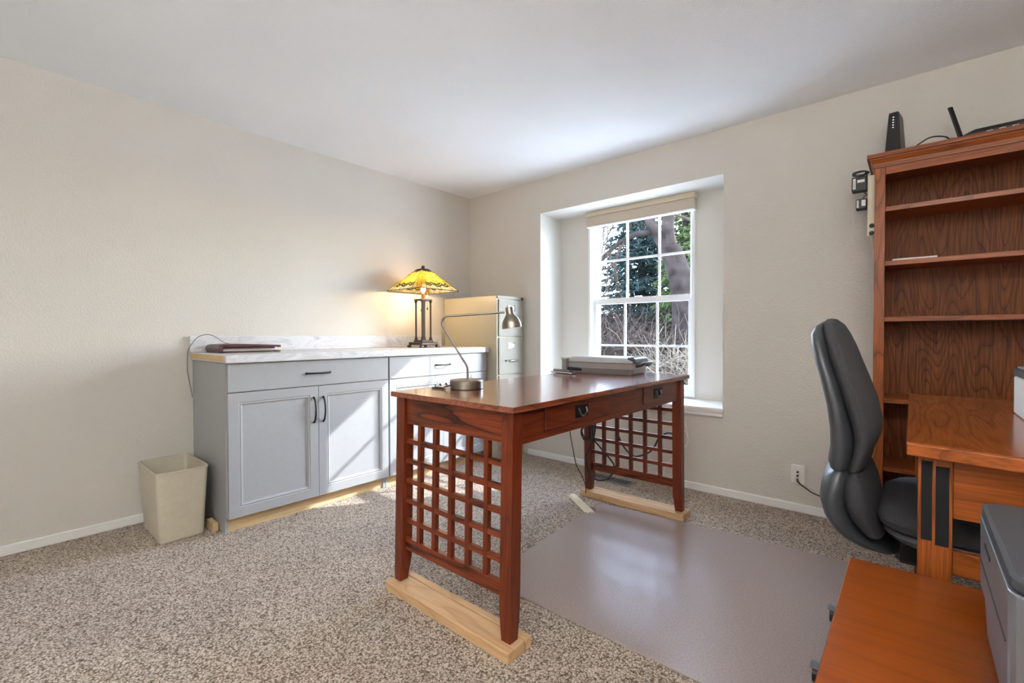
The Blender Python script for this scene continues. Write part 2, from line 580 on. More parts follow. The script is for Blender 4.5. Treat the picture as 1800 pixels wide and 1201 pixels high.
def link(name, bm, mat, parent=None, world=True, shift=True):
    """One mesh object. Coordinates in bm are world ones unless world=False (local to parent)."""
    origin = Vector((0, 0, 0))
    if parent is not None:
        if world:
            q = parent
            while q is not None:
                origin = origin + q.location
                q = q.parent
    elif shift and len(bm.verts):
        xs = [v.co for v in bm.verts]
        origin = Vector(((min(v.x for v in xs) + max(v.x for v in xs)) / 2, (min(v.y for v in xs) + max(v.y for v in xs)) / 2, min(v.z for v in xs)))
    if origin.length > 0:
        bmesh.ops.translate(bm, verts=bm.verts, vec=-origin)
    if len(bm.faces) < 20000:
        for e in bm.edges:
            if len(e.link_faces) == 2 and e.calc_face_angle(0.0) > 0.62:
                e.smooth = False
    me = bpy.data.meshes.new(name)
    bm.to_mesh(me)
    bm.free()
    for mm in (mat if isinstance(mat, (list, tuple)) else [mat]):
        me.materials.append(mm)
    o = bpy.data.objects.new(name, me)
    COL.objects.link(o)
    if parent is not None:
        o.parent = parent
    else:
        o.location = origin
    return o


def thing(name, label, cat, loc=(0, 0, 0), rz=0.0, group=None):
    o = bpy.data.objects.new(name, None)
    o.empty_display_size = 0.1
    COL.objects.link(o)
    o.location = loc
    o.rotation_euler = (0, 0, rz)
    return tag(o, label, cat, group)


def tag(o, label, cat, group=None):
    o['label'] = label
    o['category'] = cat
    if group:
        o['group'] = group
    return o


def struct(name, bm, mat, label=None):
    o = link(name, bm, mat)
    o['kind'] = 'structure'
    if label:
        o['label'] = label
    return o


def plabel(o, s):
    o['label'] = s
    return o


# ------------------------------------------------------------------ the room shell
H = 2.44
RX, RY = 5.0, -4.7           # right wall and rear wall
BX0, BX1, BZ0, BZ1, BD = 0.885, 2.409, 0.58, 2.142, 0.32     # window bay opening and depth
WX0, WX1, WZ0, WZ1 = 1.185, 2.115, 0.602, 2.10               # hole for the window in the bay back


def quad(b, pts, mi=0):
    f = b.faces.new([b.verts.new(p) for p in pts])
    f.material_index = mi
    return f


bm = bmesh.new()
quad(bm, [(-0.0, RY, 0), (RX, RY, 0), (RX, BD, 0), (-0.0, BD, 0)])
fl = struct('floor', bm, M['carpet'], 'mottled brown and beige carpet')
bm = bmesh.new()
quad(bm, [(0, RY, H), (0, BD, H), (RX, BD, H), (RX, RY, H)])
struct('ceiling', bm, M['ceiling'], 'white textured ceiling')
bm = bmesh.new()
quad(bm, [(0, RY, 0), (0, 0, 0), (0, 0, H), (0, RY, H)])
struct('wall_left', bm, M['wall'], 'beige wall behind the grey cabinets')
bm = bmesh.new()
quad(bm, [(RX, 0, 0), (RX, RY, 0), (RX, RY, H), (RX, 0, H)])
struct('wall_right', bm, M['wall'])


def holed(b, x0, x1, z0, z1, hx0, hx1, hz0, hz1, y, mi):
    """Rectangle in an xz plane with a rectangular hole; returns inner loop verts."""
    O = [b.verts.new((x0, y, z0)), b.verts.new((x1, y, z0)), b.verts.new((x1, y, z1)), b.verts.new((x0, y, z1))]
    I = [b.verts.new((hx0, y, hz0)), b.verts.new((hx1, y, hz0)), b.verts.new((hx1, y, hz1)), b.verts.new((hx0, y, hz1))]
    for k in range(4):
        f = b.faces.new((O[k], O[(k + 1) % 4], I[(k + 1) % 4], I[k]))
        f.material_index = mi
    return O, I


bm = bmesh.new()
_, I1 = holed(bm, 0, RX, 0, H, BX0, BX1, BZ0, BZ1, 0.0, 0)
O2, I2 = holed(bm, BX0, BX1, BZ0, BZ1, WX0, WX1, WZ0, WZ1, BD, 1)
for k in range(4):
    f = bm.faces.new((I1[k], I1[(k + 1) % 4], O2[(k + 1) % 4], O2[k]))
    f.material_index = 1
I3 = [bm.verts.new((v.co.x, 0.52, v.co.z)) for v in I2]
for k in range(4):
    f = bm.faces.new((I2[k], I2[(k + 1) % 4], I3[(k + 1) % 4], I3[k]))
    f.material_index = 1
struct('wall_back', bm, [M['wall'], M['bay']], 'beige wall with the recessed window bay')

bm = bmesh.new()
_, I1 = holed(bm, 0, RX, 0, H, 2.2, 4.6, 0.75, 2.15, RY, 0)
I2 = [bm.verts.new((v.co.x, RY - 0.14, v.co.z)) for v in I1]
for k in range(4):
    f = bm.faces.new((I1[k], I1[(k + 1) % 4], I2[(k + 1) % 4], I2[k]))
bm.faces.new(I2)                    # closes the added recess behind the rear fill light
struct('wall_rear', bm, M['wall'])


def baseboard(name, x0, x1, y0, y1):
    b = box(x0, x1, y0, y1, 0.0, 0.052, 0.004)
    return struct(name, b, M['trim'])


baseboard('baseboard_left', 0.0, 0.014, RY + 0.002, -2.41)
baseboard('baseboard_back', 0.745, RX - 0.002, -0.014, 0.0)

# window stool and apron in the bay
bm = box(BX0 + 0.001, BX1 - 0.001, -0.001, BD - 0.001, BZ0 - 0.03, BZ0 + 0.006)
b2 = box(BX0 - 0.012, BX1 + 0.012, -0.032, -0.001, BZ0 - 0.016, BZ0 + 0.006, 0.005, seg=2)
st = struct('trim_1', bm, M['trim'], 'white window sill board')
link('sill_nosing', b2, M['trim'], st)
prof = [(-0.026, BZ0 - 0.016), (-0.026, BZ0 - 0.024), (-0.019, BZ0 - 0.032), (-0.019, BZ0 - 0.05), (-0.010, BZ0 - 0.058), (0.0, BZ0 - 0.058), (0.0, BZ0 - 0.016)]
b3 = loft([[(x, y, z) for y, z in prof] for x in (BX0 - 0.004, BX1 + 0.004)], True, False)
link('sill_apron', b3, M['trim'], st)

# ------------------------------------------------------------------ window
win = bpy.data.objects.new('window_1', None)
COL.objects.link(win)
win.location = ((WX0 + WX1) / 2, 0.36, WZ0)
win['kind'] = 'structure'
win['label'] = 'white double-hung window with divided panes'


def frame_ring(x0, x1, z0, z1, y0, y1, t, tb=None, tt=None):
    """Rectangular picture-frame ring in the xz plane, one connected mesh."""
    tb = t if tb is None else tb
    tt = t if tt is None else tt
    b = bmesh.new()
    def loop(y, a0, a1, c0, c1):
        return [b.verts.new((a0, y, c0)), b.verts.new((a1, y, c0)), b.verts.new((a1, y, c1)), b.verts.new((a0, y, c1))]
    of, ob = loop(y0, x0, x1, z0, z1), loop(y1, x0, x1, z0, z1)
    jf, jb = loop(y0, x0 + t, x1 - t, z0 + tb, z1 - tt), loop(y1, x0 + t, x1 - t, z0 + tb, z1 - tt)
    for k in range(4):
        n = (k + 1) % 4
        b.faces.new((of[k], of[n], jf[n], jf[k]))
        b.faces.new((ob[n], ob[k], jb[k], jb[n]))
        b.faces.new((of[n], of[k], ob[k], ob[n]))
        b.faces.new((jf[k], jf[n], jb[n], jb[k]))
    bmesh.ops.recalc_face_normals(b, faces=b.faces)
    return b


link('window_frame', frame_ring(WX0, WX1, WZ0, WZ1, 0.305, 0.47, 0.022, 0.03, 0.03), M['vinyl'], win)
link('frame_stop', frame_ring(WX0 + 0.022, WX1 - 0.022, WZ0 + 0.03, WZ1 - 0.03, 0.328, 0.345, 0.010), M['vinyl'], win)
for nm, z0, z1, y0, zm, tb, tt in (('upper_sash', 1.345, 2.075, 0.385, 1.725, 0.042, 0.03), ('lower_sash', 0.632, 1.392, 0.345, 0.985, 0.048, 0.050)):
    x0, x1 = WX0 + 0.026, WX1 - 0.026
    t = 0.036
    s = link(nm, frame_ring(x0, x1, z0, z1, y0, y0 + 0.034, t, tb, tt), M['vinyl'], win)
    gx0, gx1, gz0, gz1 = x0 + t, x1 - t, z0 + tb, z1 - tt
    yc = y0 + 0.017
    xm = (1.512, 1.797)
    for xx in xm:
        link('muntin', box(xx - 0.009, xx + 0.009, yc - 0.006, yc + 0.006, gz0, gz1), M['vinyl'], s)
    link('muntin', box(gx0, gx1, yc - 0.005, yc + 0.007, zm - 0.009, zm + 0.009), M['vinyl'], s)
    xs = [gx0, xm[0], xm[1], gx1]
    zs = [gz0, zm, gz1]
    for i in range(3):
        for j in range(2):
            b = bmesh.new()
            quad(b, [(xs[i], yc + 0.009, zs[j]), (xs[i + 1], yc + 0.009, zs[j]), (xs[i + 1], yc + 0.009, zs[j + 1]), (xs[i], yc + 0.009, zs[j + 1])])
            link('pane', b, M['glass'], s)
    if nm == 'lower_sash':
        link('sash_lock', box(1.60, 1.66, 0.350, 0.380, 1.392, 1.402, 0.004), M['vinyl'], s)

# raised shade at the head of the window
sh = thing('window_shade', 'raised beige fabric shade at the top of the window', 'window shade', (1.668, 0.27, 2.012))
link('head_rail', box(1.199, 2.138, 0.238, 0.302, 2.098, 2.141, 0.003), M['blind_rail'], sh)
link('shade_fabric', box(1.203, 2.134, 0.242, 0.298, 2.020, 2.0975, 0.004), M['blind'], sh)
link('bottom_rail', box(1.203, 2.134, 0.244, 0.296, 2.008, 2.0195, 0.003), M['vinyl'], sh)

# ------------------------------------------------------------------ base cabinets and counter
CF = 0.576      # carcass front
DF = 0.597      # door front


def shaker_door(y0, y1, z0, z1):
    """Frame-and-panel door with a stepped moulding, facing +x, one connected mesh."""
    b = bmesh.new()
    steps = [(0.0, 0.0), (0.0, 0.0), (0.052, 0.0), (0.056, -0.004), (0.062, -0.001), (0.068, -0.008), (0.074, -0.010)]
    steps = steps[1:]
    def loop(ins, dx):
        return [b.verts.new((DF + dx, y0 + ins, z0 + ins)), b.verts.new((DF + dx, y1 - ins, z0 + ins)), b.verts.new((DF + dx, y1 - ins, z1 - ins)), b.verts.new((DF + dx, y0 + ins, z1 - ins))]
    back = [b.verts.new((CF + 0.001, y0, z0)), b.verts.new((CF + 0.001, y1, z0)), b.verts.new((CF + 0.001, y1, z1)), b.verts.new((CF + 0.001, y0, z1))]
    L = [loop(i, d) for i, d in steps]
    seq = [back] + L
    for a, c in zip(seq, seq[1:]):
        for k in range(4):
            n = (k + 1) % 4
            b.faces.new((a[k], a[n], c[n], c[k]))
    b.faces.new(seq[-1])
    b.faces.new(back[::-1])
    bmesh.ops.recalc_face_normals(b, faces=b.faces)
    return b


def pull(p0, p1, out):
    """Arched bar pull between two points on a +x facing front."""
    p0, p1 = Vector(p0), Vector(p1)
    ax = (p1 - p0)
    pts, rr = [], []
    for k in range(13):
        u = k / 12
        a = math.sin(math.pi * u)
        pts.append(p0 + ax * u + Vector((out * (a ** 0.55), 0, 0)))
        rr.append(0.0070 if k in (0, 12) else 0.0048 + 0.0016 * abs(u - 0.5))
    return tube(pts, rr, 8)


def base_cabinet(y0, y1, label, gap_side):
    t = thing('base_cabinet', label, 'cabinet', (0.30, (y0 + y1) / 2, 0.0), group='grey base cabinets')
    link('carcass', box(0.003, CF, y0, y1, 0.085, 0.928), M['grey'], t)
    for ya, yb in ((y0, y0 + 0.016), (y1 - 0.016, y1)):
        link('side_foot', box(0.003, CF - 0.03, ya, yb, 0.0, 0.0845), M['grey'], t)
    plabel(link('toe_kick', box(CF - 0.055, CF - 0.04, y0 + 0.017, y1 - 0.017, 0.0, 0.0845), M['raw'], t), 'bare wood toe kick board')
    ym = (y0 + y1) / 2
    d = link('drawer_front', box(CF + 0.001, DF, y0 + 0.006, y1 - 0.003, 0.772, 0.925, 0.0015), M['grey'], t)
    plabel(link('pull', pull((DF, ym - 0.078, 0.848), (DF, ym + 0.078, 0.848), 0.028), M['iron'], d), 'dark arched pull')
    for a, c, hy in ((y0 + 0.006, ym - 0.0015, ym - 0.030), (ym + 0.0015, y1 - 0.003, ym + 0.030)):
        dd = link('door', shaker_door(a, c, 0.088, 0.767), M['grey'], t)
        plabel(link('pull', pull((DF, hy, 0.545), (DF, hy, 0.700), 0.028), M['iron'], dd), 'dark arched pull')
    return t


base_cabinet(-2.382, -1.372, 'grey two-door base cabinet beside the wastebasket, nearest the camera', 0)
base_cabinet(-1.368, -0.385, 'grey two-door base cabinet beside the putty filing cabinet, streaked by sunlight', 1)

ct = thing('countertop', 'grey marble-look countertop with a low backsplash', 'countertop', (0.31, -1.38, 0.93))
link('slab', box(0.003, 0.622, -2.392, -0.377, 0.9305, 0.975, 0.004), M['marble'], ct)
link('backsplash', box(0.003, 0.024, -2.400, -0.398, 0.9755, 1.076, 0.003), M['marble'], ct)
plabel(link('raw_end', box(0.026, 0.600, -2.3965, -2.3925, 0.940, 0.972), M['raw'], ct), 'bare wood end strip')

tag(link('wood_offcut', box(0.36, 0.47, -2.418, -2.389, 0.0, 0.045, 0.002), M['raw']), 'short bare wood offcut on the carpet between wastebasket and cabinet', 'wood block')

# ------------------------------------------------------------------ filing cabinet
FX, FY0, FY1, FH = 0.70, -0.370, -0.016, 1.415
fc = thing('filing_cabinet', 'tall putty metal filing cabinet in the room corner', 'filing cabinet', (0.36, -0.19, 0.0))
link('body', box(0.03, FX, FY0, FY1, 0.0, FH, 0.003), M['beige_metal'], fc)
link('top_lip', box(FX + 0.0005, FX + 0.008, FY0 + 0.002, FY1 - 0.002, 1.388, FH - 0.002, 0.002), M['putty_front_dimmed'], fc)
for k, (z0, z1) in enumerate(((1.065, 1.382), (0.738, 1.055), (0.411, 0.728), (0.084, 0.401))):
    d = link('drawer', box(FX + 0.0005, FX + 0.012, FY0 + 0.018, FY1 - 0.018, z0, z1, 0.003), M['putty_front_dimmed'], fc)
    yc = (FY0 + FY1) / 2
    hz = z1 - 0.07
    link('label_frame', frame_ring(0, 0.09, 0, 0.05, 0, 0.004, 0.008), M['chrome'], d, world=False).matrix_local = Matrix(((0, -1, 0, FX + 0.016 - 0.36), (1, 0, 0, yc - 0.045 + 0.19), (0, 0, 1, hz - 0.025), (0, 0, 0, 1)))
    link('label_card', box(FX + 0.0125, FX + 0.0135, yc - 0.037, yc + 0.037, hz - 0.017, hz + 0.017), M['card'], d)
    b = box(FX + 0.0125, FX + 0.034, yc - 0.035, yc + 0.075, z0 + 0.108, z0 + 0.124, 0.004)
    link('drawer_handle', b, M['chrome'], d)
    bb = lathe([(0.007, 0), (0.007, 0.006), (0.004, 0.008)], n=12)
    bb.transform(Matrix.Translation((FX + 0.0125, yc - 0.075, z0 + 0.116)) @ Matrix.Rotation(R(90), 4, 'Y'))
    link('thumb_latch', bb, M['iron'], d)
bb = lathe([(0.010, 0), (0.010, 0.006), (0.007, 0.008)], n=14)
bb.transform(Matrix.Translation((FX + 0.0085, FY1 - 0.03, 1.40)) @ Matrix.Rotation(R(90), 4, 'Y'))
link('lock', bb, M['iron'], fc)

# ------------------------------------------------------------------ mission desk with lattice ends
DX0, DX1 = 1.700, 2.355
DZ = 0.84
dk = thing('writing_desk', 'reddish oak desk with square lattice ends raised on pine boards', 'desk', (2.03, -1.31, 0.04))
link('desktop', box(1.683, 2.372, -2.098, -0.505, DZ - 0.021, DZ, 0.001), M['desk_top'], dk)


def leg(x0, x1, y0, y1, ys, taper):
    """Square leg, leaning by ys from top to foot, foot tapered on the inner sides."""
    zs = [0.0405, 0.14, DZ - 0.0215]
    rings = []
    for z in zs:
        f = (DZ - z) / DZ
        a0, a1, b0, b1 = x0, x1, y0 + ys * f, y1 + ys * f
        if z < 0.1:
            if taper[0] > 0:
                a1 -= 0.011
            else:
                a0 += 0.011
            if taper[1] > 0:
                b1 -= 0.011
            else:
                b0 += 0.011
        rings.append([(a0, b0, z), (a1, b0, z), (a1, b1, z), (a0, b1, z)])
    b = loft(rings, True, False)
    bmesh.ops.bevel(b, geom=list(b.edges), offset=0.0015, segments=1, affect='EDGES')
    return b


LW = 0.052
near_y, far_y = -2.078, -0.598
for x0, tx in ((DX0, 1), (DX1 - LW, -1)):
    link('leg', leg(x0, x0 + LW, near_y, near_y + LW, -0.020, (tx, 1)), M['desk_z'], dk)
    link('leg', leg(x0, x0 + LW, far_y, far_y + LW, 0.016, (tx, -1)), M['desk_z'], dk)
for yb, ys, sgn in ((near_y + 0.012, -0.014, 1), (far_y + LW - 0.012, 0.010, -1)):
    ya, yc = sorted((yb, yb + sgn * 0.020))
    link('end_apron', box(DX0 + LW, DX1 - LW, ya, yc, 0.706, DZ - 0.022, 0.001), M['desk_x'], dk)
    lat = link('lattice', box(DX0 + LW, DX1 - LW, ya + ys * 0.8, yc + ys * 0.8, 0.176, 0.226, 0.001), M['desk_x'], dk)
    lat.name = 'bottom_rail'
    gx = (DX1 - DX0 - 2 * LW - 5 * 0.020) / 6
    for k in range(5):
        xa = DX0 + LW + gx * (k + 1) + 0.020 * k
        b = loft([[(xa, ya + ys * 0.8, 0.2265), (xa + 0.02, ya + ys * 0.8, 0.2265), (xa + 0.02, yc + ys * 0.8, 0.2265), (xa, yc + ys * 0.8, 0.2265)],
                  [(xa, ya, 0.7055), (xa + 0.02, ya, 0.7055), (xa + 0.02, yc, 0.7055), (xa, yc, 0.7055)]], True, False)
        link('upright_slat', b, M['desk_z'], dk)
    gz = (0.706 - 0.226 - 5 * 0.020) / 6
    for k in range(5):
        za = 0.226 + gz * (k + 1) + 0.020 * k
        f = (0.706 - za) / 0.48
        link('cross_slat', box(DX0 + LW, DX1 - LW, ya + ys * 0.8 * f + 0.0015, yc + ys * 0.8 * f - 0.0015, za, za + 0.020), M['desk_x'], dk)
for xs, dr in ((DX1 - 0.030, True), (DX0 + 0.012, False)):
    y0, y1 = near_y + LW + 0.001, far_y - 0.001
    ap = link('side_apron', box(xs, xs + 0.018, y0, y1, 0.698, DZ - 0.022, 0.001), M['desk_y'], dk)
    if dr:
        xf = xs + 0.018
        for ya, yb in ((-1.886, -1.404), (-1.062, -0.668)):
            d = link('drawer', box(xf + 0.0005, xf + 0.004, ya, yb, 0.726, 0.812, 0.001), M['desk_y'], dk)
            link('drawer_gap', box(xf + 0.0002, xf + 0.0010, ya - 0.003, yb + 0.003, 0.7235, 0.8145), M['black'], dk)
            ym = -1.641 if ya < -1.5 else -0.897
            xo = xf + 0.0045
            hp = plabel(link('handle_plate', box(xo, xo + 0.003, ym - 0.048, ym + 0.048, 0.744, 0.796, 0.001), M['iron'], d), 'hammered dark iron pull')
            for yy in (ym - 0.026, ym + 0.026):
                pass
            pts = [(xo + 0.004, ym - 0.028, 0.784)]
            for q in range(9):
                a = math.pi * q / 8
                pts.append((xo + 0.010, ym - 0.028 * math.cos(a), 0.772 - 0.020 * math.sin(a)))
            pts.append((xo + 0.004, ym + 0.028, 0.784))
            link('bail', tube(pts, 0.0040, 8), M['bail'], d)
for ya, yb in ((-0.995, -0.990), (-1.33, -1.325)):
    pass

# pine boards under the desk ends
for (ya, yb, lab) in ((-2.132, -2.006, 'pine board under the near end of the lattice desk'), (-0.612, -0.495, 'pine board under the far end of the lattice desk')):
    t = thing('pine_board', lab, 'board', (2.03, (ya + yb) / 2, 0.0), group='pine boards under the desk')
    ys = ya + (yb - ya) * 0.74
    link('plank', box(1.684, 2.376, ya, ys - 0.0022, 0.0, 0.04, 0.003), M['pine'], t)
    link('plank', box(1.684, 2.376, ys + 0.0022, yb, 0.0, 0.04, 0.003), M['pine'], t)

# ------------------------------------------------------------------ chair mat
def round_poly(pts, r, n=6):
    out = []
    k = len(pts)
    for i in range(k):
        p, a, c = Vector(pts[i]), Vector(pts[i - 1]), Vector(pts[(i + 1) % k])
        u, v = (a - p).normalized(), (c - p).normalized()
        for s in range(n + 1):
            q = s / n
            A, B = p + u * r * (1 - q), p + v * r * q
            out.append(tuple(A.lerp(B, q)))
    return out


mp = round_poly([(1.945, -1.802), (3.34, -1.802), (3.34, -0.562), (2.40, -0.616), (1.86, -0.66)], 0.09)
mb = prism(mp, 0.0, 0.006, 0.002)
tag(link('chair_mat', mb, M['mat']), 'large translucent grey plastic chair mat on the carpet under the desk', 'chair mat')

# ------------------------------------------------------------------ bookcase
KX0, KX1, KY, KH = 3.215, 4.15, -0.30, 1.97
bk = thing('bookcase', 'tall oak bookcase with mostly empty shelves against the window wall', 'bookcase', (3.68, -0.15, 0.0))
for xa, xb in ((KX0 + 0.004, KX0 + 0.022), (KX1 - 0.022, KX1 - 0.004)):
    link('side_panel', box(xa, xb, KY + 0.019, -0.016, 0.0, 1.90), M['oak_plain'], bk)
link('back_panel', box(KX0 + 0.0225, KX1 - 0.0225, -0.024, -0.017, 0.06, 1.90), M['oak_back_shaded'], bk)
for xa in (KX0, KX1 - 0.042):
    link('face_stile', box(xa, xa + 0.042, KY, KY + 0.0185, 0.0, 1.905, 0.001), M['oak_z'], bk)
link('top_panel', box(KX0 + 0.0005, KX1 - 0.0005, KY + 0.019, -0.0165, 1.9005, 1.9050), M['oak_plain'], bk)
link('top_rail', box(KX0 + 0.0425, KX1 - 0.0425, KY, KY + 0.0185, 1.868, 1.905, 0.001), M['oak_x'], bk)
link('base_rail', box(KX0 + 0.0425, KX1 - 0.0425, KY, KY + 0.0185, 0.0, 0.085, 0.001), M['oak_x'], bk)
for z in (1.712, 1.442, 1.164, 0.757, 0.415, 0.108):
    link('shelf', box(KX0 + 0.023, KX1 - 0.023, KY + 0.019, -0.0245, z - 0.023, z, 0.001), M['oak_x'], bk)
cp = [(0.0, 1.9055), (-0.004, 1.9055), (-0.008, 1.925), (-0.020, 1.944), (-0.020, 1.950), (-0.030, 1.9505), (-0.030, KH), (0.0, KH)]
rings = []
for dx, z in cp:
    rings.append([(KX0 + dx, KY + dx, z), (KX1 - dx, KY + dx, z), (KX1 - dx, -0.016, z), (KX0 + dx, -0.016, z)])
link('crown_moulding', loft(rings, True, False), M['oak_x'], bk)
# papers lying on a shelf
tag(link('paper_stack', box(3.285, 3.45, -0.27, -0.06, 1.4425, 1.451, 0.0015), M['paper']), 'thin stack of white papers on a bookcase shelf', 'papers')

# power strip on the bookcase side
ps = thing('power_strip', 'cream power strip fixed to the left side of the bookcase', 'power strip', (3.195, -0.20, 1.59))
link('strip_body', box(3.183, 3.218, -0.235, -0.185, 1.585, 1.895, 0.003), M['cream_plastic'], ps)
for z in (1.635, 1.597):
    bb = lathe([(0.011, 0), (0.011, 0.003), (0.006, 0.005)], n=14)
    bb.transform(Matrix.Translation((3.201, -0.2355, z)) @ Matrix.Rotation(R(90), 4, 'X'))
    link('switch', bb, M['black'], ps)
for (y, za, zb, xa, xb, lab) in ((-0.21, 1.822, 1.900, 3.116, 3.182, 'larger black power adapter plugged in beside the bookcase'), (-0.21, 1.727, 1.783, 3.134, 3.182, 'smaller black power adapter plugged in below the larger one')):
    t = thing('power_adapter', lab, 'power adapter', ((xa + xb) / 2, y, za), group='power adapters by the bookcase')
    link('adapter_body', box(xa, xb - 0.001, y - 0.022, y + 0.022, za, zb, 0.005, seg=2), M['black'], t)
    wy = y - 0.0225
    h = zb - za
    wd = xb - xa
    link('rating_label', box(xa + wd * 0.08, xa + wd * 0.26, wy - 0.0008, wy, za + h * 0.18, zb - h * 0.12), M['card'], t)
    link('rating_label', box(xa + wd * 0.36, xa + wd * 0.82, wy - 0.0008, wy, za + h * 0.58, zb - h * 0.24) if h > 0.07 else box(xa + wd * 0.50, xa + wd * 0.86, wy - 0.0008, wy, za + h * 0.30, zb - h * 0.14), M['card'], t)
    for k in range(5):
        zz = za + h * (0.26 + 0.11 * k)
        link('print_line', box(xa + wd * 0.12, xa + wd * 0.22, wy - 0.0014, wy - 0.0009, zz, zz + h * 0.035), M['cable_g'], t)
pts = []
for k in range(40):
    a = 2 * math.pi * k / 13
    pts.append((3.146 + 0.032 * math.cos(a) + 0.0002 * k, -0.20 + 0.014 * math.sin(a * 0.5) + 0.0008 * k, 1.923 + 0.010 * math.sin(a) + 0.0002 * k))
pts = [(3.166, -0.21, 1.902), (3.168, -0.212, 1.914)] + pts + [(3.175, -0.15, 1.925), (3.172, -0.10, 1.93), (3.165, -0.06, 1.95), (3.160, -0.03, 1.98)]
tag(link('cable', tube(pts, 0.0026, 6, sub=3), M['cable']), 'coiled black cord tied above the larger power adapter', 'cord')
tag(link('cable', tube([(3.166, -0.21, 1.822), (3.172, -0.213, 1.812), (3.179, -0.214, 1.804), (3.168, -0.213, 1.796), (3.165, -0.211, 1.784)], 0.0022, 6, sub=4), M['cable']), 'short black lead between the two power adapters', 'cord')
tag(link('cable', tube([(3.198, -0.205, 1.585), (3.200, -0.195, 1.56), (3.206, -0.14, 1.50), (3.208, -0.06, 1.30), (3.208, -0.02, 0.9), (3.208, -0.02, 0.08)], 0.004, 6, sub=4), M['cable_w']), 'white cord hanging from the power strip behind the bookcase', 'cord')

# modem and router on top of the bookcase
mo = thing('modem', 'upright black modem with a column of small white lights on the bookcase', 'modem', (3.292, -0.19, KH), R(-8))
rings = []
for z, wd, dp in ((0.0, 0.029, 0.075), (0.012, 0.030, 0.076), (0.20, 0.020, 0.056), (0.215, 0.018, 0.052)):
    rings.append([(-wd, -dp, z), (wd * 0.8, -dp, z), (wd, -dp + 0.012, z), (wd, dp, z), (-wd, dp, z), (-wd, -dp + 0.008, z)])
link('modem_body', loft(rings, True, False), M['black'], mo, world=False)
for k in range(5):
    zz = 0.135 + 0.013 * k
    link('status_light', box(-0.004, 0.002, -0.0765 + (zz / 0.215) * 0.0238 - 0.0016, -0.0735 + (zz / 0.215) * 0.0238, zz, zz + 0.004), M['led'], mo, world=False)

ro = thing('router', 'flat black network router with an upright antenna on the bookcase', 'router', (3.66, -0.16, KH), R(-3))
poly = [(-0.125, -0.07), (-0.105, -0.085), (0.19, -0.085), (0.21, -0.07), (0.21, 0.08), (-0.09, 0.08), (-0.125, 0.05)]
rings = []
for z, s in ((0.006, 0.97), (0.012, 1.0), (0.034, 0.99), (0.052, 0.82)):
    rings.append([(0.04 + (x - 0.04) * s, y * (s if z > 0.03 else 1.0), z) for x, y in poly])
link('router_body', loft(rings, True, False), M['black'], ro, world=False)
for x in (-0.09, 0.17):
    link('foot', box(x - 0.01, x + 0.01, -0.06, 0.06, 0.0, 0.0065), M['black'], ro, world=False)
ant = box(-0.010, 0.010, -0.0045, 0.0045, 0.0, 0.175, 0.002)
ant.transform(Matrix.Translation((-0.125, -0.045, 0.020)) @ Matrix.Rotation(R(-14), 4, 'Y') @ Matrix.Rotation(R(38), 4, 'Z'))
link('antenna', ant, M['black'], ro, world=False)
for k, x in enumerate((-0.035, 0.005, 0.045, 0.085, 0.125)):
    link('network_port', frame_ring(x - 0.010, x + 0.010, 0.012, 0.029, -0.0875, -0.085, 0.0022), M['chrome'], ro, world=False)
tag(link('cable', tube([(3.322, -0.15, 1.985), (3.36, -0.16, 2.012), (3.42, -0.17, 2.044), (3.475, -0.18, 2.030), (3.50, -0.20, 1.995), (3.53, -0.22, 1.975)], 0.0036, 8, sub=6), M['cable']), 'black cable arching from the modem towards the router', 'cord')
tag(link('cable', tube([(3.735, -0.262, 1.994), (3.74, -0.278, 2.005), (3.80, -0.285, 2.022), (3.90, -0.28, 2.026), (4.0, -0.26, 2.01), (4.05, -0.2, 1.99), (4.08, -0.1, 1.975)], 0.0055, 8, sub=6), M['cable_b']), 'blue network cable plugged into the router', 'cord')
tag(link('cable', tube([(3.47, -0.27, 1.976), (3.49, -0.29, 1.982), (3.53, -0.285, 1.976), (3.60, -0.292, 1.975), (3.68, -0.288, 1.978), (3.76, -0.284, 1.99), (3.85, -0.28, 2.0), (3.95, -0.27, 1.985), (4.02, -0.2, 1.975)], 0.003, 8, sub=6), M['cable']), 'thin black lead trailing along the bookcase front edge by the router', 'cord')

# ------------------------------------------------------------------ wall plate with coax cable
wp = thing('wall_plate', 'white wall plate with coaxial sockets above the baseboard', 'wall plate', (2.845, -0.004, 0.17))
link('plate', box(2.808, 2.882, -0.0065, -0.0005, 0.170, 0.286, 0.003), M['white_plastic'], wp)
for z, mt in ((0.244, 'iron'), (0.222, 'iron'), (0.200, 'brass')):
    bb = lathe([(0.0058, 0), (0.0058, 0.010), (0.0035, 0.010), (0.0035, 0.018)], n=10)
    bb.transform(Matrix.Translation((2.845, -0.0068, z)) @ Matrix.Rotation(R(90), 4, 'X'))
    link('coax_socket', bb, M[mt], wp)
tag(link('cable', tube([(2.845, -0.020, 0.200), (2.850, -0.045, 0.198), (2.87, -0.075, 0.19), (2.93, -0.11, 0.165), (3.02, -0.12, 0.14), (3.12, -0.10, 0.08), (3.20, -0.06, 0.03)], [0.006, 0.006, 0.0045, 0.0035, 0.0035, 0.0035, 0.0035], 8), M['cable']), 'black coaxial cable running from the wall plate behind the chair', 'cord')

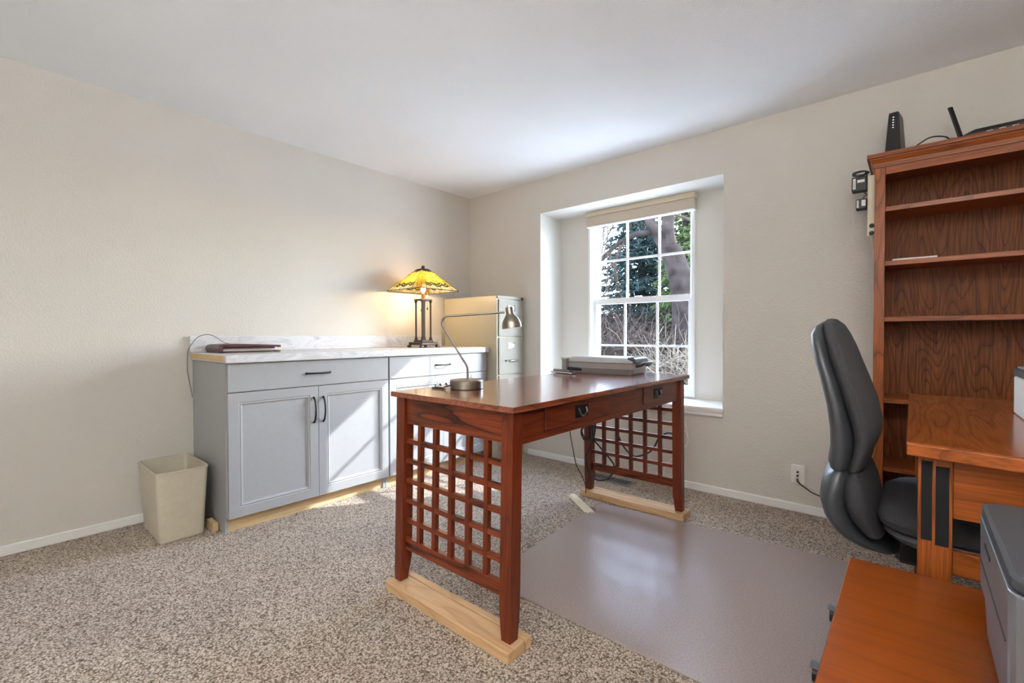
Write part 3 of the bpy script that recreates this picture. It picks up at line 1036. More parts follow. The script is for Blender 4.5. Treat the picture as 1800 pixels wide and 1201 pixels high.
# ------------------------------------------------------------------ floor register
fr_ = thing('floor_register', 'dark metal floor vent in the carpet under the window', 'vent', (1.67, -0.185, 0.0))
link('register_frame', frame_ring(0, 0.36, 0, 0.13, 0, 0.005, 0.018), M['silver_d'], fr_, world=False).matrix_local = Matrix(((1, 0, 0, -0.18), (0, 0, 1, -0.065), (0, 1, 0, 0.0008), (0, 0, 0, 1)))
link('register_pan', box(1.49 + 0.018, 1.85 - 0.018, -0.232, -0.138, 0.0005, 0.0016), M['black'], fr_)
for k in range(14):
    xx = 1.49 + 0.030 + k * 0.0228
    b = box(-0.0025, 0.0025, -0.047, 0.047, 0.0017, 0.0042)
    b.transform(Matrix.Translation((xx, -0.185, 0)))
    link('louver', b, M['silver_d'], fr_)

# ------------------------------------------------------------------ cable cover strip on the carpet
q0 = [(1.634, -0.677), (1.674, -0.635)]
q1 = [(1.896, -0.872), (1.938, -0.826)]
rings = []
for (xa, ya), (xb, yb) in ((q0[0], q0[1]), (q1[0], q1[1])):
    a_, b_ = Vector((xa, ya, 0.0005)), Vector((xb, yb, 0.0005))
    up_ = Vector((0, 0, 0.014))
    rings.append([a_, a_.lerp(b_, 0.22) + up_, a_.lerp(b_, 0.78) + up_, b_])
tag(link('cord_cover', loft(rings, True, False), M['cream_plastic']), 'cream plastic cord cover lying between the desk leg and chair mat', 'cord cover')

# ------------------------------------------------------------------ cords at the far desk end
tag(link('cable', tube([(1.845, -0.66, 0.690), (1.830, -0.66, 0.55), (1.827, -0.66, 0.474), (1.812, -0.662, 0.402), (1.780, -0.664, 0.328), (1.762, -0.664, 0.27), (1.780, -0.662, 0.186), (1.829, -0.660, 0.15), (1.885, -0.658, 0.153), (1.932, -0.654, 0.186), (1.955, -0.65, 0.234), (1.952, -0.648, 0.267), (1.918, -0.648, 0.303), (1.850, -0.648, 0.364), (1.810, -0.648, 0.402), (1.798, -0.648, 0.46), (1.80, -0.66, 0.60), (1.82, -0.67, 0.69)], 0.0058, 8, sub=6), M['cable']), 'thick black cord looping down by the far desk leg', 'cord')
tag(link('cable', tube([(1.83, -0.42, 0.60), (1.85, -0.42, 0.46), (1.86, -0.42, 0.411), (1.884, -0.42, 0.357), (1.923, -0.42, 0.306), (1.961, -0.42, 0.284), (1.993, -0.42, 0.276), (2.06, -0.42, 0.303), (2.099, -0.42, 0.333), (2.124, -0.42, 0.369), (2.145, -0.42, 0.413), (2.174, -0.42, 0.443), (2.211, -0.42, 0.463), (2.250, -0.42, 0.450), (2.268, -0.42, 0.40), (2.272, -0.42, 0.20), (2.272, -0.41, 0.006)], 0.0055, 8, sub=6), M['cable']), 'black cord swagging behind the far lattice', 'cord')
tag(link('cable', tube([(1.668, -0.700, 0.690), (1.658, -0.70, 0.56), (1.662, -0.70, 0.436), (1.683, -0.70, 0.334), (1.71, -0.70, 0.23), (1.745, -0.69, 0.165), (1.762, -0.675, 0.105), (1.758, -0.66, 0.050), (1.750, -0.655, 0.0415)], 0.0030, 8, sub=6), M['cable']), 'thin dark cord dropping from the desktop to the pine board', 'cord')
pts = []
for k in range(46):
    a = 2 * math.pi * k / 11.3
    pts.append((1.742 + 0.034 * math.cos(a), -0.622 + 0.006 * math.sin(a * 0.7) - 0.012, 0.452 + 0.045 * math.sin(a) - 0.0006 * k))
pts = [(1.76, -0.640, 0.69), (1.775, -0.640, 0.58)] + pts
tag(link('cord_bundle', tube(pts, 0.0036, 6, sub=3), M['cable']), 'tangled bundle of dark cords under the desktop at the far left leg', 'cord')
cl = [(2.156 + 0.028 * math.cos(2 * math.pi * k / 24), -0.012 - 0.006 * math.sin(2 * math.pi * k / 24), 0.345 + 0.058 * math.sin(2 * math.pi * k / 24)) for k in range(25)]
tag(link('cable', tube(cl + [(2.182, -0.010, 0.38), (2.160, -0.010, 0.47)], 0.0035, 8), M['cable_w']), 'loop of white cord on the wall under the sill beside the desk', 'cord')
tag(link('cable', tube([(2.165, -0.010, 0.30), (2.10, -0.02, 0.22), (2.05, -0.03, 0.16), (2.02, -0.03, 0.10), (2.02, -0.025, 0.01)], 0.0030, 8, sub=6), M['cable_w']), 'thin white cord hanging to the carpet behind the far lattice', 'cord')

# ------------------------------------------------------------------ wastebasket
wb = thing('wastebasket', 'empty rectangular beige plastic wastebasket on the carpet', 'wastebasket', (0.265, -2.55, 0.0))


def rr_ring(cx, cy, hx, hy, r, z, n=4):
    out = []
    for sx, sy, a0 in ((1, 1, 0), (-1, 1, 90), (-1, -1, 180), (1, -1, 270)):
        for k in range(n + 1):
            a = R(a0 + 90 * k / n)
            out.append((cx + sx * (hx - r) + r * math.cos(a), cy + sy * (hy - r) + r * math.sin(a), z))
    return out


cx, cy = 0.268, -2.550
rings = [rr_ring(cx, cy, 0.175, 0.095, 0.02, 0.0), rr_ring(cx, cy, 0.180, 0.100, 0.022, 0.006), rr_ring(cx, cy, 0.196, 0.118, 0.022, 0.350), rr_ring(cx, cy, 0.197, 0.119, 0.022, 0.372),
         rr_ring(cx, cy, 0.193, 0.115, 0.020, 0.372), rr_ring(cx, cy, 0.176, 0.097, 0.020, 0.012)]
link('bin_wall', loft(rings, True, True), M['bin'], wb)
link('rim', loft([rr_ring(cx, cy, 0.1975, 0.1195, 0.022, 0.362), rr_ring(cx, cy, 0.200, 0.122, 0.023, 0.364), rr_ring(cx, cy, 0.200, 0.122, 0.023, 0.373), rr_ring(cx, cy, 0.1925, 0.1145, 0.020, 0.373), rr_ring(cx, cy, 0.1925, 0.1145, 0.020, 0.362), rr_ring(cx, cy, 0.1975, 0.1195, 0.022, 0.362)], False, True), M['bin'], wb)

# ------------------------------------------------------------------ portfolio on the counter
pf = thing('portfolio', 'maroon leather zip portfolio lying on the countertop', 'portfolio', (0.16, -2.14, 0.975))
px0, px1, py0, py1 = 0.045, 0.285, -2.318, -1.975
ringz = []
def cover(z0, z1, dy=0.0):
    return box(px0, px1, py0 + dy, py1, z0, z1, 0.0015)
link('lower_cover', cover(0.9757, 0.9851), M['leather'], pf)
b = box(px0 + 0.006, px1 - 0.022, py0 + 0.02, py1 - 0.03, 0.9858, 0.9980, 0.001)
link('paper_pad', b, M['paper'], pf)
link('inner_flap', box(px0 + 0.003, px1 - 0.002, py0 + 0.02, py1 - 0.03, 0.9986, 1.0061, 0.001), M['leather'], pf)
b = bmesh.new()
rings = []
for k, (y, zz) in enumerate(((py0 + 0.018, 1.0250), (py0 + 0.08, 1.0276), (py0 + 0.2, 1.0250), (py1 - 0.05, 1.0209), (py1 + 0.004, 1.0182))):
    rings.append([(px0, y, zz - 0.0135), (px1, y, zz - 0.0135), (px1, y, zz), (px0, y, zz)])
link('upper_cover', loft(rings, True, False), M['leather'], pf)
sp = []
for x in (px0, px1):
    sp.append([(x, py0 + 0.0185, 0.9758)] + [(x, py0 + 0.0185 - 0.026 * math.sin(math.pi * k / 10), 1.0000 - 0.0243 * math.cos(math.pi * k / 10)) for k in range(1, 10)] + [(x, py0 + 0.0185, 1.0247)])
link('spine', loft(sp, True, False), M['leather'], pf)
link('corner_guard', box(px1 - 0.02, px1 + 0.0005, py1 - 0.012, py1 + 0.003, 0.9750, 0.9861, 0.0005), M['brass'], pf)
link('corner_guard', box(px1 - 0.02, px1 + 0.0005, py1 - 0.006, py1 + 0.006, 1.0040, 1.0189, 0.0005), M['brass'], pf)
tag(link('eyeglasses', tube([(0.315, -2.24, 0.980), (0.325, -2.20, 0.984), (0.33, -2.16, 0.986), (0.33, -2.10, 0.985), (0.325, -2.05, 0.982), (0.31, -2.03, 0.979)], 0.0022, 8, sub=5), M['clear']), 'pair of thin clear plastic strips beside the portfolio', 'plastic strip')
bpy.data.objects['eyeglasses'].name = 'plastic_strip'
tag(link('cable', tube([(0.115, -2.215, 1.029), (0.105, -2.235, 1.034), (0.10, -2.272, 1.062), (0.095, -2.295, 1.078), (0.085, -2.321, 1.086), (0.065, -2.344, 1.082), (0.045, -2.368, 1.066), (0.034, -2.385, 1.04), (0.030, -2.407, 1.00), (0.020, -2.412, 0.96), (0.010, -2.412, 0.906), (0.008, -2.410, 0.861), (0.008, -2.402, 0.803), (0.006, -2.392, 0.746), (0.006, -2.386, 0.70)], 0.0023, 8, sub=6), M['cable_g']), 'thin grey cord arching over the portfolio and down the cabinet end', 'cord')

# ------------------------------------------------------------------ leaded glass table lamp
LX, LY = 0.255, -0.795
CZ = 0.9755
tl = thing('table_lamp', 'lit stained-glass table lamp with dark column base on the countertop', 'lamp', (LX, LY, CZ))
def lp(bm, name, mat, lab=None):
    o = link(name, bm, mat, tl, world=False)
    if lab:
        plabel(o, lab)
    return o
for sx in (-1, 1):
    for sy in (-1, 1):
        lp(box(sx * 0.082 - 0.014, sx * 0.082 + 0.014, sy * 0.082 - 0.014, sy * 0.082 + 0.014, 0.0, 0.020, 0.003), 'foot', M['bronze'])
lp(box(-0.088, 0.088, -0.088, 0.088, 0.0205, 0.044, 0.004), 'base', M['bronze'])
lp(box(-0.058, 0.058, -0.058, 0.058, 0.0445, 0.060, 0.003), 'plinth', M['bronze'])
for sx in (-1, 1):
    for sy in (-1, 1):
        b = lathe([(0.013, 0.0605), (0.013, 0.075), (0.009, 0.080), (0.0075, 0.09), (0.0075, 0.372), (0.012, 0.378), (0.012, 0.390)], sx * 0.043, sy * 0.043, 14)
        lp(b, 'column', M['bronze'])
b = lathe([(0.016, 0.0605), (0.019, 0.085), (0.016, 0.09), (0.017, 0.37), (0.019, 0.390)], 0, 0, 18)
lp(b, 'centre_column', M['bronze'])
lp(box(-0.055, 0.055, -0.055, 0.055, 0.3905, 0.404, 0.003), 'top_plate', M['bronze'])
lp(lathe([(0.016, 0.4045), (0.016, 0.45), (0.012, 0.455)], 0, 0, 16), 'socket', M['socket'])
lp(sphere((0, 0, 0.486), 0.020, 10, (1, 1, 1.3)), 'bulb', M['bulb'], 'glowing bulb')
lp(lathe([(0.004, 0.52), (0.004, 0.66)], 0, 0, 8), 'harp_rod', M['bronze'])
RIM_Z, CAP_Z = 0.472, 0.640
RH, CHW = 0.222, 0.050
for k in range(4):
    rot = Matrix.Rotation(k * math.pi / 2, 4, 'Z')
    b = bmesh.new()
    def pt(u, v):
        hw = (CHW + (RH - CHW) * v)
        return rot @ Vector((hw, u * hw * 0.88, CAP_Z + (RIM_Z - CAP_Z) * v))
    us = [-1.0, -0.72, -0.5, -0.3, -0.1, 0.1, 0.3, 0.5, 0.72, 1.0]
    def zig(i, base):
        tri = [0.0, 0.0, 0.07, -0.02, 0.07, 0.07, -0.02, 0.07, 0.0, 0.0]
        return base + tri[i]
    rows = [lambda i: 0.0, lambda i: 0.10, lambda i: 0.24, lambda i: 0.40, lambda i: 0.55, lambda i: zig(i, 0.64), lambda i: zig(i, 0.70), lambda i: zig(i, 0.74), lambda i: zig(i, 0.80), lambda i: 1.0]
    mats = [M['ag_amber'], M['ag_yellow'], M['ag_green'], M['ag_cream'], M['ag_lime']]
    grid = [[b.verts.new(pt(us[i], r(i))) for i in range(10)] for r in rows]
    for j in range(9):
        for i in range(9):
            f = b.faces.new((grid[j][i], grid[j][i + 1], grid[j + 1][i + 1], grid[j + 1][i]))
            if j in (5, 7) and 1 <= i <= 7:
                mi = 2
            elif j == 8:
                mi = 3
            elif j == 6:
                mi = 0
            elif i in (0, 8):
                mi = 4 if j > 4 else 0
            elif j == 0:
                mi = 2 if i % 2 == 0 else 0
            else:
                mi = 1 if (i + j) % 3 else 0
            f.material_index = mi
    pan = lp(b, 'glass_panel', mats)
    # lead lines
    b = bmesh.new()
    for i in (0, 1, 4, 5, 8, 9):
        tube([pt(us[i], v) * 1.0 + (rot @ Vector((0.001, 0, 0.001))) for v in (0.0, 0.5, 1.0)], 0.0016, 5, b)
    for j in (1, 2, 3, 4, 5, 6, 7, 8):
        tube([pt(us[i], rows[j](i)) + (rot @ Vector((0.001, 0, 0.001))) for i in range(10)], 0.0012, 4, b)
    o = link('lead_lines', b, M['lead'], pan, world=False)
    o['kind'] = 'stuff'
    b = bmesh.new()
    rot2 = Matrix.Rotation(k * math.pi / 2 + math.pi / 2, 4, 'Z')
    def pt2(u, v):
        hw = (CHW + (RH - CHW) * v)
        return rot2 @ Vector((hw, u * hw * 0.88, CAP_Z + (RIM_Z - CAP_Z) * v))
    q = [pt(1.0, 0.0), pt2(-1.0, 0.0), pt2(-1.0, 1.0), pt(1.0, 1.0)]
    b.faces.new([b.verts.new(p) for p in q])
    lp(b, 'corner_strip', M['ag_amber'])
    lp(tube([pt(-1, 1), pt(1, 1), pt2(-1, 1)], 0.0028, 6), 'rim_bead', M['lead'])
lp(lathe([(0.071, 0.632), (0.069, 0.642), (0.050, 0.654), (0.020, 0.660)], 0, 0, 24), 'cap', M['bronze'])
lp(lathe([(0.010, 0.6605), (0.016, 0.668), (0.014, 0.680), (0.005, 0.686)], 0, 0, 14), 'finial', M['bronze'])
for yx in ((0.045, -0.055, 0.30), (-0.02, 0.06, 0.32)):
    c = link('pull_chain', tube([(yx[0], yx[1], 0.47), (yx[0], yx[1], yx[2] + 0.02)], 0.0013, 5), M['brass'], tl, world=False)
    link('chain_bob', lathe([(0.002, yx[2] + 0.02), (0.006, yx[2] + 0.008), (0.006, yx[2]), (0.002, yx[2] - 0.002)], yx[0], yx[1], 10), M['bronze'], c, world=False)
ld = bpy.data.lights.new('lamp_light', 'POINT')
ld.energy = 11.0
ld.color = (1.0, 0.70, 0.36)
ld.shadow_soft_size = 0.03
lo = bpy.data.objects.new('lamp_light', ld)
COL.objects.link(lo)
lo.parent = tl
lo.location = (0.0, 0.0, 0.49)

# ------------------------------------------------------------------ task lamp on the desk
bc = Vector((1.855, -1.818, DZ))
dl = thing('desk_lamp', 'brushed nickel task lamp with a bent arm and small bell shade', 'lamp', bc)
rgt = Vector((_r2.x, _r2.y, 0)).normalized()
link('base', lathe([(0.070, 0.0005), (0.074, 0.003), (0.074, 0.036), (0.071, 0.040)], 0, 0, 40), M['nickel'], dl, world=False)
def rp_(a, z):
    return rgt * a + Vector((0, 0, z))
arm = [rp_(0.006, 0.040), rp_(0.006, 0.075), rp_(0.005, 0.092), rp_(-0.004, 0.112), rp_(-0.02, 0.137), rp_(-0.06, 0.205), rp_(-0.098, 0.268), rp_(-0.107, 0.286), rp_(-0.107, 0.303), rp_(-0.097, 0.318), rp_(-0.080, 0.324), rp_(-0.04, 0.326), rp_(0.06, 0.333), rp_(0.172, 0.341)]
link('arm', tube(arm, 0.0050, 10, sub=4), M['nickel'], dl, world=False)
hd = lathe([(0.017, 0.0), (0.018, -0.004), (0.018, -0.028), (0.022, -0.036), (0.036, -0.052), (0.043, -0.072), (0.045, -0.092), (0.043, -0.092), (0.034, -0.054), (0.016, -0.034)], 0, 0, 28, True, False)
hp = rp_(0.192, 0.362)
tilt = Matrix.Rotation(R(-8), 4, Vector((-rgt.y, rgt.x, 0)))
hd.transform(Matrix.Translation(hp) @ tilt)
link('shade', hd, M['nickel'], dl, world=False)
cpm = lathe([(0.003, 0.003), (0.0165, 0.001), (0.0165, -0.003)], 0, 0, 20)
cpm.transform(Matrix.Translation(hp) @ tilt)
link('shade_cap', cpm, M['nickel'], dl, world=False)
link('switch', lathe([(0.006, 0.0402), (0.006, 0.043), (0.0018, 0.044), (0.0016, 0.060)], rgt.x * 0.042 - 0.01, rgt.y * 0.042 - 0.02, 10), M['chrome'], dl, world=False)
lc = [bc + Vector((-0.02, -0.07, 0.020)), bc + Vector((-0.045, -0.082, 0.012)), bc + Vector((-0.075, -0.075, 0.004)), bc + Vector((-0.115, -0.08, 0.004)), bc + Vector((-0.11, -0.105, 0.004)), bc + Vector((-0.07, -0.105, 0.004)), bc + Vector((-0.03, -0.098, 0.004))]
tag(link('cable', tube(lc, 0.0028, 8, sub=6), M['cable']), 'dark cord looped on the desktop beside the task lamp base', 'cord')

# ------------------------------------------------------------------ scanner and stapler on the desk
sc_ = thing('scanner', 'low silver flatbed scanner on the desktop near the window', 'scanner', (1.905, -0.665, DZ), R(6))
sc_.scale = (1, 1, 1.15)
def rbox(hx, hy, z, r):
    return rr_ring(0, 0, hx, hy, r, z, 4)
link('lower_body', loft([rbox(0.215, 0.118, 0.0005, 0.02), rbox(0.218, 0.121, 0.006, 0.02), rbox(0.223, 0.128, 0.030, 0.02)], True, False), M['silver_d'], sc_, world=False)
link('upper_body', loft([rbox(0.224, 0.129, 0.0305, 0.022), rbox(0.228, 0.134, 0.058, 0.022)], True, False), M['silver'], sc_, world=False)
link('lid_gap', loft([rbox(0.224, 0.130, 0.0582, 0.02), rbox(0.224, 0.130, 0.0612, 0.02)], True, False), M['black'], sc_, world=False)
link('lid', loft([rbox(0.228, 0.134, 0.0614, 0.03), rbox(0.226, 0.132, 0.070, 0.04), rbox(0.205, 0.112, 0.086, 0.05), rbox(0.185, 0.095, 0.089, 0.05)], True, True), M['silver'], sc_, world=False)
link('control_panel', loft([rr_ring(0.214, 0, 0.024, 0.118, 0.010, 0.064), rr_ring(0.206, 0, 0.024, 0.112, 0.010, 0.082), rr_ring(0.200, 0, 0.020, 0.104, 0.008, 0.0892)], True, False), M['smoke'], sc_, world=False)
for k in range(4):
    y = -0.07 + 0.046 * k
    link('button', box(0.193, 0.211, y - 0.014, y + 0.014, 0.0895, 0.0925, 0.001), M['silver_d'], sc_, world=False)
hdl = tube([(0.228, -0.085, 0.045), (0.258, -0.085, 0.052), (0.272, -0.06, 0.060), (0.272, 0.06, 0.060), (0.258, 0.085, 0.052), (0.228, 0.085, 0.045)], 0.0085, 8, sub=5)
link('handle', hdl, M['smoke'], sc_, world=False)

sp_ = thing('stapler', 'open silver stapler beside the flatbed scanner', 'stapler', (1.745, -0.892, DZ), R(-12))
link('stapler_base', box(-0.10, 0.085, -0.022, 0.022, 0.0005, 0.012, 0.004), M['chrome'], sp_, world=False)
link('anvil_channel', box(-0.085, 0.06, -0.012, 0.012, 0.0122, 0.026, 0.003), M['silver_d'], sp_, world=False)
link('hinge_block', box(-0.002, 0.030, -0.016, 0.016, 0.0262, 0.088, 0.003), M['silver_d'], sp_, world=False)
b = box(0.0, 0.105, -0.012, 0.012, 0.0, 0.018, 0.004)
b.transform(Matrix.Translation((0.037, 0.0, 0.0265)))
link('magazine', b, M['iron'], sp_, world=False)
link('strike_cap', box(-0.010, 0.034, -0.018, 0.018, 0.0882, 0.100, 0.003), M['chrome'], sp_, world=False)

# ------------------------------------------------------------------ oak computer desk at the right
QZ = 0.815
cdk = thing('computer_desk', 'honey oak computer desk with black strips on its end post', 'desk', (3.75, -1.15, 0.0))
top = prism([(3.356, -1.748), (3.56, -1.793), (4.35, -1.878), (4.35, -0.545), (3.355, -0.555)], QZ - 0.030, QZ)
link('edge_band', prism([(3.356, -1.770), (3.56, -1.815), (4.35, -1.90), (4.35, -1.8785), (3.56, -1.7935), (3.356, -1.7485)], QZ - 0.030, QZ, 0.003, 2), M['oak_x'], cdk)
link('desktop', top, M['oak_y'], cdk)
for ya, yb in ((-1.745, -1.703), (-0.62, -0.58)):
    po = link('end_post', box(3.378, 3.440, ya, yb, 0.0, QZ - 0.031, 0.002), M['oak_z'], cdk)
    link('end_post', box(4.24, 4.30, ya, yb, 0.0, QZ - 0.031, 0.002), M['oak_z'], cdk)
    link('upper_rail', box(3.441, 4.239, ya + 0.010, yb - 0.010, 0.640, QZ - 0.032, 0.001), M['oak_x'], cdk)
    link('lower_rail', box(3.441, 4.239, ya + 0.010, yb - 0.010, 0.505, 0.560, 0.001), M['oak_x'], cdk)
    if ya < -1:
        link('felt_strip', box(3.384, 3.404, ya - 0.0025, ya - 0.0004, 0.580, 0.772), M['black_soft'], po)
        link('felt_strip', box(3.410, 3.434, ya - 0.0025, ya - 0.0004, 0.572, 0.762), M['black_soft'], po)
link('back_panel', box(4.255, 4.285, -1.70, -0.622, 0.30, QZ - 0.034), M['oak_plain'], cdk)

bxw = thing('desk_device', 'white box-shaped device with a black top band on the oak computer desk', 'device', (3.76, -1.16, QZ))
link('device_body', box(3.622, 3.90, -1.34, -0.985, QZ + 0.0005, QZ + 0.124, 0.004), M['white_plastic'], bxw)
link('top_band', box(3.620, 3.902, -1.342, -0.983, QZ + 0.1245, QZ + 0.150, 0.004), M['printer_d'], bxw)
link('top_plate', box(3.628, 3.894, -1.334, -0.991, QZ + 0.1505, QZ + 0.156, 0.002), M['silver'], bxw)

# ------------------------------------------------------------------ low printer stand and printer
SZ = 0.505
sX0, sX1, sY0, sY1 = 3.247, 3.82, -2.66, -1.782
stn = thing('printer_stand', 'low orange-brown wooden stand in the foreground under the grey printer', 'stand', (3.53, -2.2, 0.0))
link('stand_top', box(sX0, sX1, sY0, sY1, SZ - 0.022, SZ, 0.002), M['veneer'], stn)
for xa, xb in ((sX0 + 0.02, sX0 + 0.038), (sX1 - 0.038, sX1 - 0.02)):
    link('side_panel', box(xa, xb, sY0 + 0.02, sY1 - 0.02, 0.0, SZ - 0.0225), M['veneer'], stn)
link('shelf', box(sX0 + 0.0385, sX1 - 0.0385, sY0 + 0.02, sY1 - 0.02, 0.12, 0.138), M['veneer'], stn)
link('back_panel', box(sX0 + 0.0385, sX1 - 0.0385, sY1 - 0.03, sY1 - 0.022, 0.1385, SZ - 0.0225), M['veneer'], stn)

pr = thing('printer', 'grey laser printer with a dark lid on the low wooden stand', 'printer', (3.66, -2.19, SZ))
PX0, PX1, PY0, PY1, PT = 3.464, 3.83, -2.385, -1.995, 0.762
def pring(ins, z, r=0.03):
    return rr_ring((PX0 + PX1) / 2, (PY0 + PY1) / 2, (PX1 - PX0) / 2 - ins, (PY1 - PY0) / 2 - ins, r, z, 5)
link('paper_tray', loft([pring(0.018, SZ + 0.012), pring(0.010, SZ + 0.020), pring(0.006, SZ + 0.098)], True, False), M['printer'], pr)
link('body', loft([pring(0.004, SZ + 0.1005), pring(0.001, SZ + 0.11), pring(0.0, PT - 0.022), pring(0.001, PT - 0.0205)], True, False), M['printer'], pr)
link('lid', loft([pring(0.003, PT - 0.018), pring(0.001, PT - 0.014), pring(0.002, PT - 0.003), pring(0.008, PT)], True, False), M['printer_d'], pr)
link('lid_gap', loft([pring(0.008, PT - 0.0203), pring(0.008, PT - 0.0182)], True, False), M['black'], pr)
link('tray_gap', loft([pring(0.012, SZ + 0.0982), pring(0.012, SZ + 0.1003)], True, False), M['black'], pr)
for x in (PX0 + 0.04, PX1 - 0.04):
    for y in (PY0 + 0.04, PY1 - 0.04):
        link('foot', box(x - 0.016, x + 0.016, y - 0.016, y + 0.016, SZ + 0.0005, SZ + 0.0125), M['black'], pr)
link('side_vent', box(PX0 - 0.0008, PX0 + 0.002, -2.17, -2.10, PT - 0.055, PT - 0.048), M['black'], pr)
link('side_groove', box(PX0 - 0.0008, PX0 + 0.002, -2.34, -2.02, PT - 0.100, PT - 0.097), M['printer_d'], pr)
link('output_slot', box(PX0 + 0.05, PX1 - 0.05, PY0 + 0.16, PY0 + 0.21, PT + 0.0003, PT + 0.003, 0.001), M['black'], pr)
link('output_flap', box(PX0 + 0.045, PX1 - 0.045, PY0 + 0.22, PY1 - 0.10, PT + 0.0003, PT + 0.006, 0.002), M['printer_d'], pr)

# ------------------------------------------------------------------ office chair
chx, chy = 3.43, -1.37
ch = thing('office_chair', 'charcoal fabric office chair tucked under the oak computer desk', 'chair', (chx, chy, 0.0))


def slice_ring(xb, xf, hw, z, n=56, p=2.6, curve=0.0):
    c, a = (xb + xf) / 2, (xf - xb) / 2
    out = []
    for k in range(n):
        t = 2 * math.pi * k / n
        ct_, st_ = math.cos(t), math.sin(t)
        x = c + a * math.copysign(abs(ct_) ** (2 / p), ct_)
        y = hw * math.copysign(abs(st_) ** (2 / p), st_)
        x += curve * (y / max(hw, 1e-3)) ** 2
        out.append((x - chx, y, z))
    return out


# upper back: shell behind, cushion in front
sh_up = [(3.142, 3.158, 0.05, 1.124), (3.122, 3.158, 0.125, 1.106), (3.112, 3.160, 0.165, 1.080), (3.116, 3.172, 0.190, 1.045), (3.128, 3.188, 0.205, 0.99), (3.141, 3.203, 0.215, 0.945), (3.159, 3.222, 0.222, 0.865), (3.167, 3.238, 0.220, 0.79), (3.168, 3.244, 0.214, 0.735), (3.162, 3.238, 0.210, 0.690), (3.168, 3.230, 0.205, 0.672)]
cu_up = [(3.157, 3.164, 0.020, 1.1315), (3.149, 3.174, 0.06, 1.129), (3.140, 3.192, 0.125, 1.112), (3.144, 3.206, 0.165, 1.085), (3.152, 3.222, 0.190, 1.045), (3.168, 3.242, 0.205, 0.985), (3.180, 3.256, 0.212, 0.945), (3.204, 3.282, 0.218, 0.866), (3.222, 3.294, 0.216, 0.80), (3.228, 3.292, 0.210, 0.765), (3.226, 3.276, 0.206, 0.722), (3.216, 3.268, 0.202, 0.682), (3.214, 3.258, 0.198, 0.672)]
link('upper_back_shell', loft([slice_ring(a, b_, hw, z) for a, b_, hw, z in sh_up]), M['shell'], ch, world=False)
link('upper_back_cushion', loft([slice_ring(a, b_, hw, z) for a, b_, hw, z in cu_up]), M['fabric'], ch, world=False)
sh_lo = [(3.172, 3.228, 0.200, 0.669), (3.156, 3.236, 0.212, 0.655), (3.144, 3.232, 0.222, 0.61), (3.141, 3.226, 0.225, 0.575), (3.152, 3.232, 0.220, 0.53), (3.172, 3.250, 0.205, 0.49), (3.195, 3.275, 0.180, 0.462), (3.226, 3.31, 0.15, 0.438), (3.262, 3.34, 0.12, 0.424)]
cu_lo = [(3.220, 3.258, 0.190, 0.668), (3.206, 3.270, 0.202, 0.650), (3.196, 3.284, 0.210, 0.615), (3.196, 3.292, 0.212, 0.58), (3.204, 3.296, 0.206, 0.55), (3.222, 3.298, 0.190, 0.515), (3.25, 3.31, 0.165, 0.478)]
link('lumbar_shell', loft([slice_ring(a, b_, hw, z) for a, b_, hw, z in sh_lo]), M['shell'], ch, world=False)
link('lumbar_cushion', loft([slice_ring(a, b_, hw, z) for a, b_, hw, z in cu_lo]), M['fabric'], ch, world=False)


def seat_ring(ins, z, dx=0.0):
    return [(x - chx + dx, y, zz) for x, y, zz in rr_ring(3.525, 0.0, 0.235 - ins, 0.245 - ins, 0.11 - ins * 0.4, z, 6)]


link('seat_cushion', loft([seat_ring(0.020, 0.524), seat_ring(0.004, 0.535), seat_ring(0.0, 0.552), seat_ring(0.008, 0.574), seat_ring(0.032, 0.592), seat_ring(0.085, 0.603), seat_ring(0.15, 0.603)]), M['fabric'], ch, world=False)
link('seat_pan', loft([seat_ring(0.08, 0.470), seat_ring(0.03, 0.492), seat_ring(0.012, 0.512), seat_ring(0.016, 0.5235)]), M['shell'], ch, world=False)
link('tilt_mechanism', box(-0.10, 0.12, -0.09, 0.09, 0.395, 0.4695, 0.012), M['black'], ch, world=False)
link('back_bar', tube([(-0.145, 0, 0.455), (-0.13, 0, 0.42), (-0.06, 0, 0.405), (0.0, 0, 0.41)], 0.024, 8, sub=4), M['black'], ch, world=False)
link('gas_column', lathe([(0.030, 0.12), (0.030, 0.27), (0.020, 0.272), (0.020, 0.3945)], 0, 0, 16), M['black'], ch, world=False)
link('hub', lathe([(0.045, 0.065), (0.048, 0.075), (0.045, 0.115), (0.034, 0.1195)], 0, 0, 20), M['shell'], ch, world=False)
